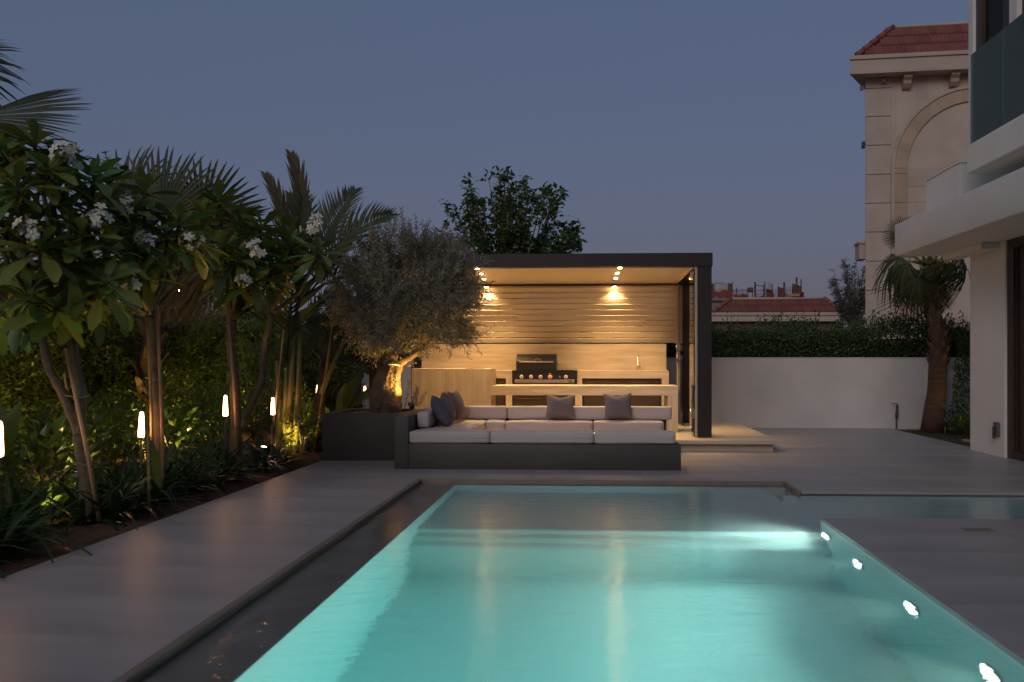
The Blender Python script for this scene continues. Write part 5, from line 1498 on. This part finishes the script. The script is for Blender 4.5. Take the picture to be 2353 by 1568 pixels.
def shrub(label, x, y, z0, r, n, L, W, m='shrub', name='leafy_shrub', group='leafy shrubs in the left bed', stems=7, hr=1.0):
    t = thing(name, label, 'shrub', (x, y, z0), group)
    c = Vector((x, y, z0 + r * hr * .95)); key = (L, W, m)
    if key not in SH:
        tv, tf = leaf_t(L, W); me = MB().add(tv, tf).mesh('leaf'); me.materials.append(M[m]); SH[key] = me
    st = MB()
    for k in range(stems):
        a = k * 2.399; st.tube([(x, y, z0 - .02), (x + .25 * r * math.cos(a), y + .25 * r * math.sin(a), z0 + r * hr * .7), (x + .8 * r * math.cos(a), y + .8 * r * math.sin(a), z0 + r * hr * (1.2 + .5 * math.sin(k)))], [.012, .009, .004], 5)
    part('stem', st, 'twig', t)
    dirs = []
    for k in range(n):
        zz_ = rnd.uniform(-.75, 1); a = rnd.uniform(0, 2 * PI); h = math.sqrt(1 - zz_ * zz_); d = Vector((h * math.cos(a), h * math.sin(a), zz_))
        p = c + Vector((d.x * r, d.y * r, d.z * r * hr)) * (rnd.uniform(.45, 1.05) * (1 + .2 * mnoise.noise(d * 2 + Vector((x, y, 0)))))
        ld = d * .7 + Vector((rnd.gauss(0, .5), rnd.gauss(0, .5), rnd.gauss(.2, .4)))
        dirs.append((p, ld))
    big = dirs[:120] if L > .06 else []
    for p, ld in big: put('leaf', SH[key], frame(p, ld, (0, 0, 1), rnd.uniform(.75, 1.25), rnd.uniform(-.8, .8)), t)
    rest = dirs[len(big):]
    if rest:
        tv, tf = leaf_t(L, W); n2 = len(rest)
        part('foliage', MB().inst(tv, tf, frames_np(np.array([tuple(q[1]) for q in rest]), roll=rng.uniform(-1, 1, n2), s=rng.uniform(.7, 1.2, n2)), np.array([tuple(q[0]) for q in rest]), False), m, t, kind='stuff')
    return t
shrub('glowing yellow-green shrub lit from below near the left edge', -4.78, 6.72, 0, .36, 150, .13, .075)
shrub('small brightly lit shrub at the foot of the palm canes', -4.02, 10.72, 0, .30, 900, .05, .026, hr=1.2)
shrub('dim round-leaved shrub behind the leaning frangipani trunk', -5.2, 7.6, 0, .42, 130, .12, .07)
shrub('small lit shrub behind the ground spot in mid bed', -4.75, 9.75, 0, .28, 110, .10, .05)
shrub('dark bushy shrub under the third frangipani', -4.9, 9.0, 0, .40, 120, .12, .06)
shrub('fine-leaved shrub beside the straight staked trunk', -3.95, 7.65, 0, .26, 600, .045, .022)
shrub('dark low shrub at the left edge in front of the hedge', -5.0, 5.6, 0, .45, 130, .13, .07)
shrub('bushy shrub in front of the hedge left of the canes', -5.3, 10.6, 0, .50, 1300, .065, .03)
shrub('bushy shrub between the small feather palm and the hedge', -4.9, 12.2, 0, .55, 1500, .065, .03)
shrub('tall shrub filling the hedge line left of the planter', -5.6, 12.8, 0, .75, 1900, .07, .034, hr=1.3)
shrub('low leafy filler shrub behind the strap clumps', -5.4, 8.6, 0, .48, 1200, .065, .03)
for k in range(7):
    shrub('low mixed ground shrub growing under the trees', -5.7 + rnd.uniform(-.25, .25), 5.5 + k * 1.15, 0, .42, 900, .065, .03, group='low ground shrubs along the hedge foot', stems=5)
BN = [strip_mesh('leaf', 'banana', L_, [.012, .075, .105, .10, .075, .02], cu, .22, 5, .012) for L_, cu in ((.62, .25), (.70, .5), (.55, .8))]
def banana(label, x, y, leaves, s_=1.0, z0=0.0):
    t = thing('banana_plant', label, 'plant', (x, y, z0), 'broad-leaved banana plants in the bed')
    for k, (dx, dy, dz, h, i) in enumerate(leaves):
        p = Vector((x + dx * .3, y + dy * .3, z0 + h)); part('stalk', MB().tube([(x, y, z0), Vector((x, y, z0)).lerp(p, .6), p], [.022, .018, .010], 8), 'cane', t)
        put('leaf', BN[i], frame(p, (dx, dy, dz), (-.2 - dx, -1, .3), s_), t)
c = at(780, 945, 11.6)
banana('banana plant with pale upright leaf beside the planter', c.x, 11.6, [(.05, 0, 1, .35, 0), (.25, 0, 1, .55, 1), (.6, 0, .75, .6, 2), (-.5, .2, .8, .3, 2)], 1.0)
c = onz(343, 1176)
bt = thing('banana_plant', 'banana shoot with one hanging broad leaf under the tallest lantern', 'plant', (c.x, c.y, 0), 'broad-leaved banana plants in the bed')
for (v1, y1_) in ((337, 935), (344, 1005)):
    part('stalk', MB().tube([(c.x, c.y, 0), at(342, 1080, c.y + .05), at(v1, y1_, c.y + .08)], [.020, .015, .008], 8), 'cane', bt)
lp0 = at(349, 1012, c.y + .08); put('leaf', BN[0], frame(lp0, at(358, 1130, c.y) - lp0, (-.25, -1, .1), .68), bt)
c = at(40, 960, 6.8)
banana('banana plant in shade at the left edge behind the lantern', c.x, 6.8, [(-.3, 0, 1, .3, 1), (.4, 0, .9, .3, 0), (0, -.3, .8, .4, 2)], 1.0)

# right-hand bed
CLP = thing('climbing_shrub', 'upright leafy shrub climbing the wall between palm and white column', 'shrub', (6.95, 14.9, 0))
pos = []; out = []
for k in range(3000):
    z = rnd.uniform(.05, 1.75); a = rnd.uniform(0, 2 * PI); r = (.30 - .09 * z + .08 * mnoise.noise(Vector((z * 3, a, 2)))) * math.sqrt(rnd.uniform(.2, 1)) * 1.3
    pos.append((6.85 + r * math.cos(a), 14.9 + r * .8 * math.sin(a), z)); out.append((math.cos(a), math.sin(a), .3))
part('foliage', leafcloud(len(pos), np.array(pos), .058, .03, np.array(out), .5), 'hedge2', CLP, kind='stuff')
part('stem', MB().tube([(6.85, 14.9, 0), (6.88, 14.9, .9), (6.84, 14.9, 1.7)], [.03, .02, .008], 7), 'twig', CLP)
gp_ = at(2222, 975, 14.3)
GR = thing('grass_clump', 'tall grass clump glowing yellow beside the white column', 'plant', (gp_.x, 14.3, 0))
GRm = [strip_mesh('leaf', 'shrub', .62, [.006, .009, .008, .006, .001], 1.0, .3, 4), strip_mesh('leaf', 'shrub', .5, [.006, .008, .007, .005, .001], 1.6, .3, 4)]
for i in range(60):
    az = i * 2.399; el = math.radians(rnd.uniform(50, 86)); put('leaf', GRm[i % 2], frame((gp_.x + .06 * math.cos(az), 14.3 + .06 * math.sin(az), 0), (math.cos(az) * math.cos(el), math.sin(az) * math.cos(el), math.sin(el)), (0, 0, 1), rnd.uniform(.6, 1.15)), GR)
lp = at(2172, 968, 14.3)
LY = thing('white_lily', 'pale star-leaved plant at the foot of the right palm', 'plant', (lp.x, 14.3, 0))
WL = strip_mesh('leaf', 'greytree', .22, [.008, .022, .020, .012, .002], .5, .3, 4)
for i in range(12):
    az = i * 2.399; el = math.radians(10 + 60 * (i / 12)); put('leaf', WL, frame((lp.x, 14.3, .14), (math.cos(az) * math.cos(el), math.sin(az) * math.cos(el), math.sin(el)), (0, 0, 1), 1), LY)
part('stem', MB().tube([(lp.x, 14.3, 0), (lp.x, 14.3, .15)], .012, 6), 'cane', LY)
for k in range(5):
    shrub('low dark ground shrub at the palm foot', 6.45 + k * .22, 14.55 + (k % 2) * .2, 0, .17, 260, .05, .026, 'hedge2', group='low shrubs round the right palm', stems=3)
gl = 5200
pg = np.stack([rng.uniform(5.62, 8.2, gl), rng.uniform(11.9, 15.4, gl), np.full(gl, -.03)], 1)
dg_ = np.stack([rng.normal(0, .4, gl), rng.normal(0, .4, gl), np.ones(gl)], 1)
tv, tf = leaf_t(.045, .006)
solo('lawn_grass', MB().inst(tv, tf, frames_np(dg_, s=rng.uniform(.6, 1.3, gl)), pg, False), 'lawn', kind='stuff')
pv = thing('stepping_slab', 'pale stepping slab let into the lawn by the white column', 'slab', (6.3, 13.0, 0))
part('slab', MB().box(5.95, 8.5, 12.35, 13.25, -.03, .012, .004), 'plinth', pv)

# ------------------------------------------------------------------ lanterns and garden spots
LN = ['glowing tube lantern cut by the left edge of the photo', 'tallest whole glowing tube lantern, left of the straight frangipani trunk', 'glowing tube lantern beside the third frangipani trunk',
      'glowing tube lantern under the palm canes', 'glowing tube lantern by the small feather palm near the planter', 'small glowing tube lantern farthest away, left of the olive trunk']
for k, (vx, vy, Y) in enumerate(((-2, 1008, 4.95), (325, 975, 7.0), (518, 932, 8.6), (627, 933, 10.4), (730, 902, 12.2), (838, 902, 15.0))):
    p = at(vx, vy, Y)
    if k == 5: p = at(838, 902, 14.2)
    t = thing('tube_lantern', LN[k], 'lantern', (p.x, p.y, 0), 'glowing tube lanterns on stakes')
    tl = Vector((rnd.uniform(-.03, .03), 0, 1)).normalized()
    part('stake', MB().tube([(p.x, p.y, -.02), p - tl * .13], .009, 8), 'pipe', t)
    part('lamp_tube', MB().tube([p - tl * .118, p - tl * .112, p - tl * .09, p + tl * .07, p + tl * .105, p + tl * .112], [.014, .026, .027, .019, .014, .006], 14), 'lantern', t)
    part('cap', MB().tube([p + tl * .1125, p + tl * .125, p + tl * .21], [.012, .009, .003], 8), 'pipe', t)
    part('collar', MB().tube([p - tl * .135, p - tl * .119], [.014, .018], 10), 'pipe', t)
def spot(label, p, target, watt, color=(1, .62, .20), ang=80, fixture=True):
    p = Vector(p); t = thing('garden_spotlight', label, 'spotlight', (p.x, p.y, p.z - .10), 'ground spotlights in the planting')
    d = (Vector(target) - p).normalized()
    part('spike', MB().tube([(p.x, p.y, p.z - .12), p - d * .03], .008, 6), 'pipe', t)
    part('housing', MB().tube([p - d * .06, p - d * .055, p + d * .02, p + d * .028], [.02, .034, .040, .042], 14), 'pipe', t)
    part('lens', MB().tube([p + d * .0285, p + d * .031], [.033, .031], 14), 'spotlens', t)
    lamp('spot_lamp', 'SPOT', p + d * .045, watt, color, t, target, ang, .8, .03)
spot('small ground spotlight shining in the strap leaves near the left edge', onz(119, 1177, .09), (-4.8, 6.75, .5), 15, (1, .66, .12))
spot('ground spotlight at the leaning frangipani trunk', (-4.75, 5.9, .06), (-4.3, 6.3, 2.2), 36, (1, .64, .20), 100)
spot('ground spotlight beside the straight frangipani trunk', (-4.75, 7.1, .06), (-4.3, 7.3, 2.4), 36, (1, .64, .20), 100)
spot('tiny ground spotlight glinting in mid bed between strap leaves', onz(543, 1060, .07), (-4.75, 9.9, .6), 5, (1, .66, .12))
spot('ground spotlight at the third frangipani', (-4.85, 8.6, .06), (-4.4, 9.0, 2.4), 36, (1, .64, .20), 100)
spot('ground spotlight in the bright shrub under the canes', (-4.12, 10.40, .06), (-4.02, 10.8, .5), 9, (1, .70, .12))
spot('ground spotlight behind the palm canes', (-4.65, 10.95, .06), (-4.2, 10.9, 2.0), 8, (1, .62, .20), 75)
spot('ground spotlight between planter and small feather palm', (-4.1, 11.8, .06), (-4.6, 12.6, 1.6), 10, (1, .66, .16), 110)
for k, y in enumerate((6.9, 8.4, 9.9, 11.4, 12.9)):
    spot(('first', 'second', 'third', 'fourth', 'fifth')[k] + ' hidden spotlight washing the hedge, counted from the camera', (-5.55, y, .06), (-6.5, y + .2, .9), 24, (1, .72, .12), 140)
spot('black spotlight on the planter rim lighting the olive trunk', at(945, 930, 10.58), at(920, 822, 10.74), 32, (1, .54, .12), 112)
spot('spotlight hidden in the grass clump by the white column', (gp_.x + .22, 14.1, .06), (gp_.x, 14.4, .5), 5, (1, .72, .10), 100)
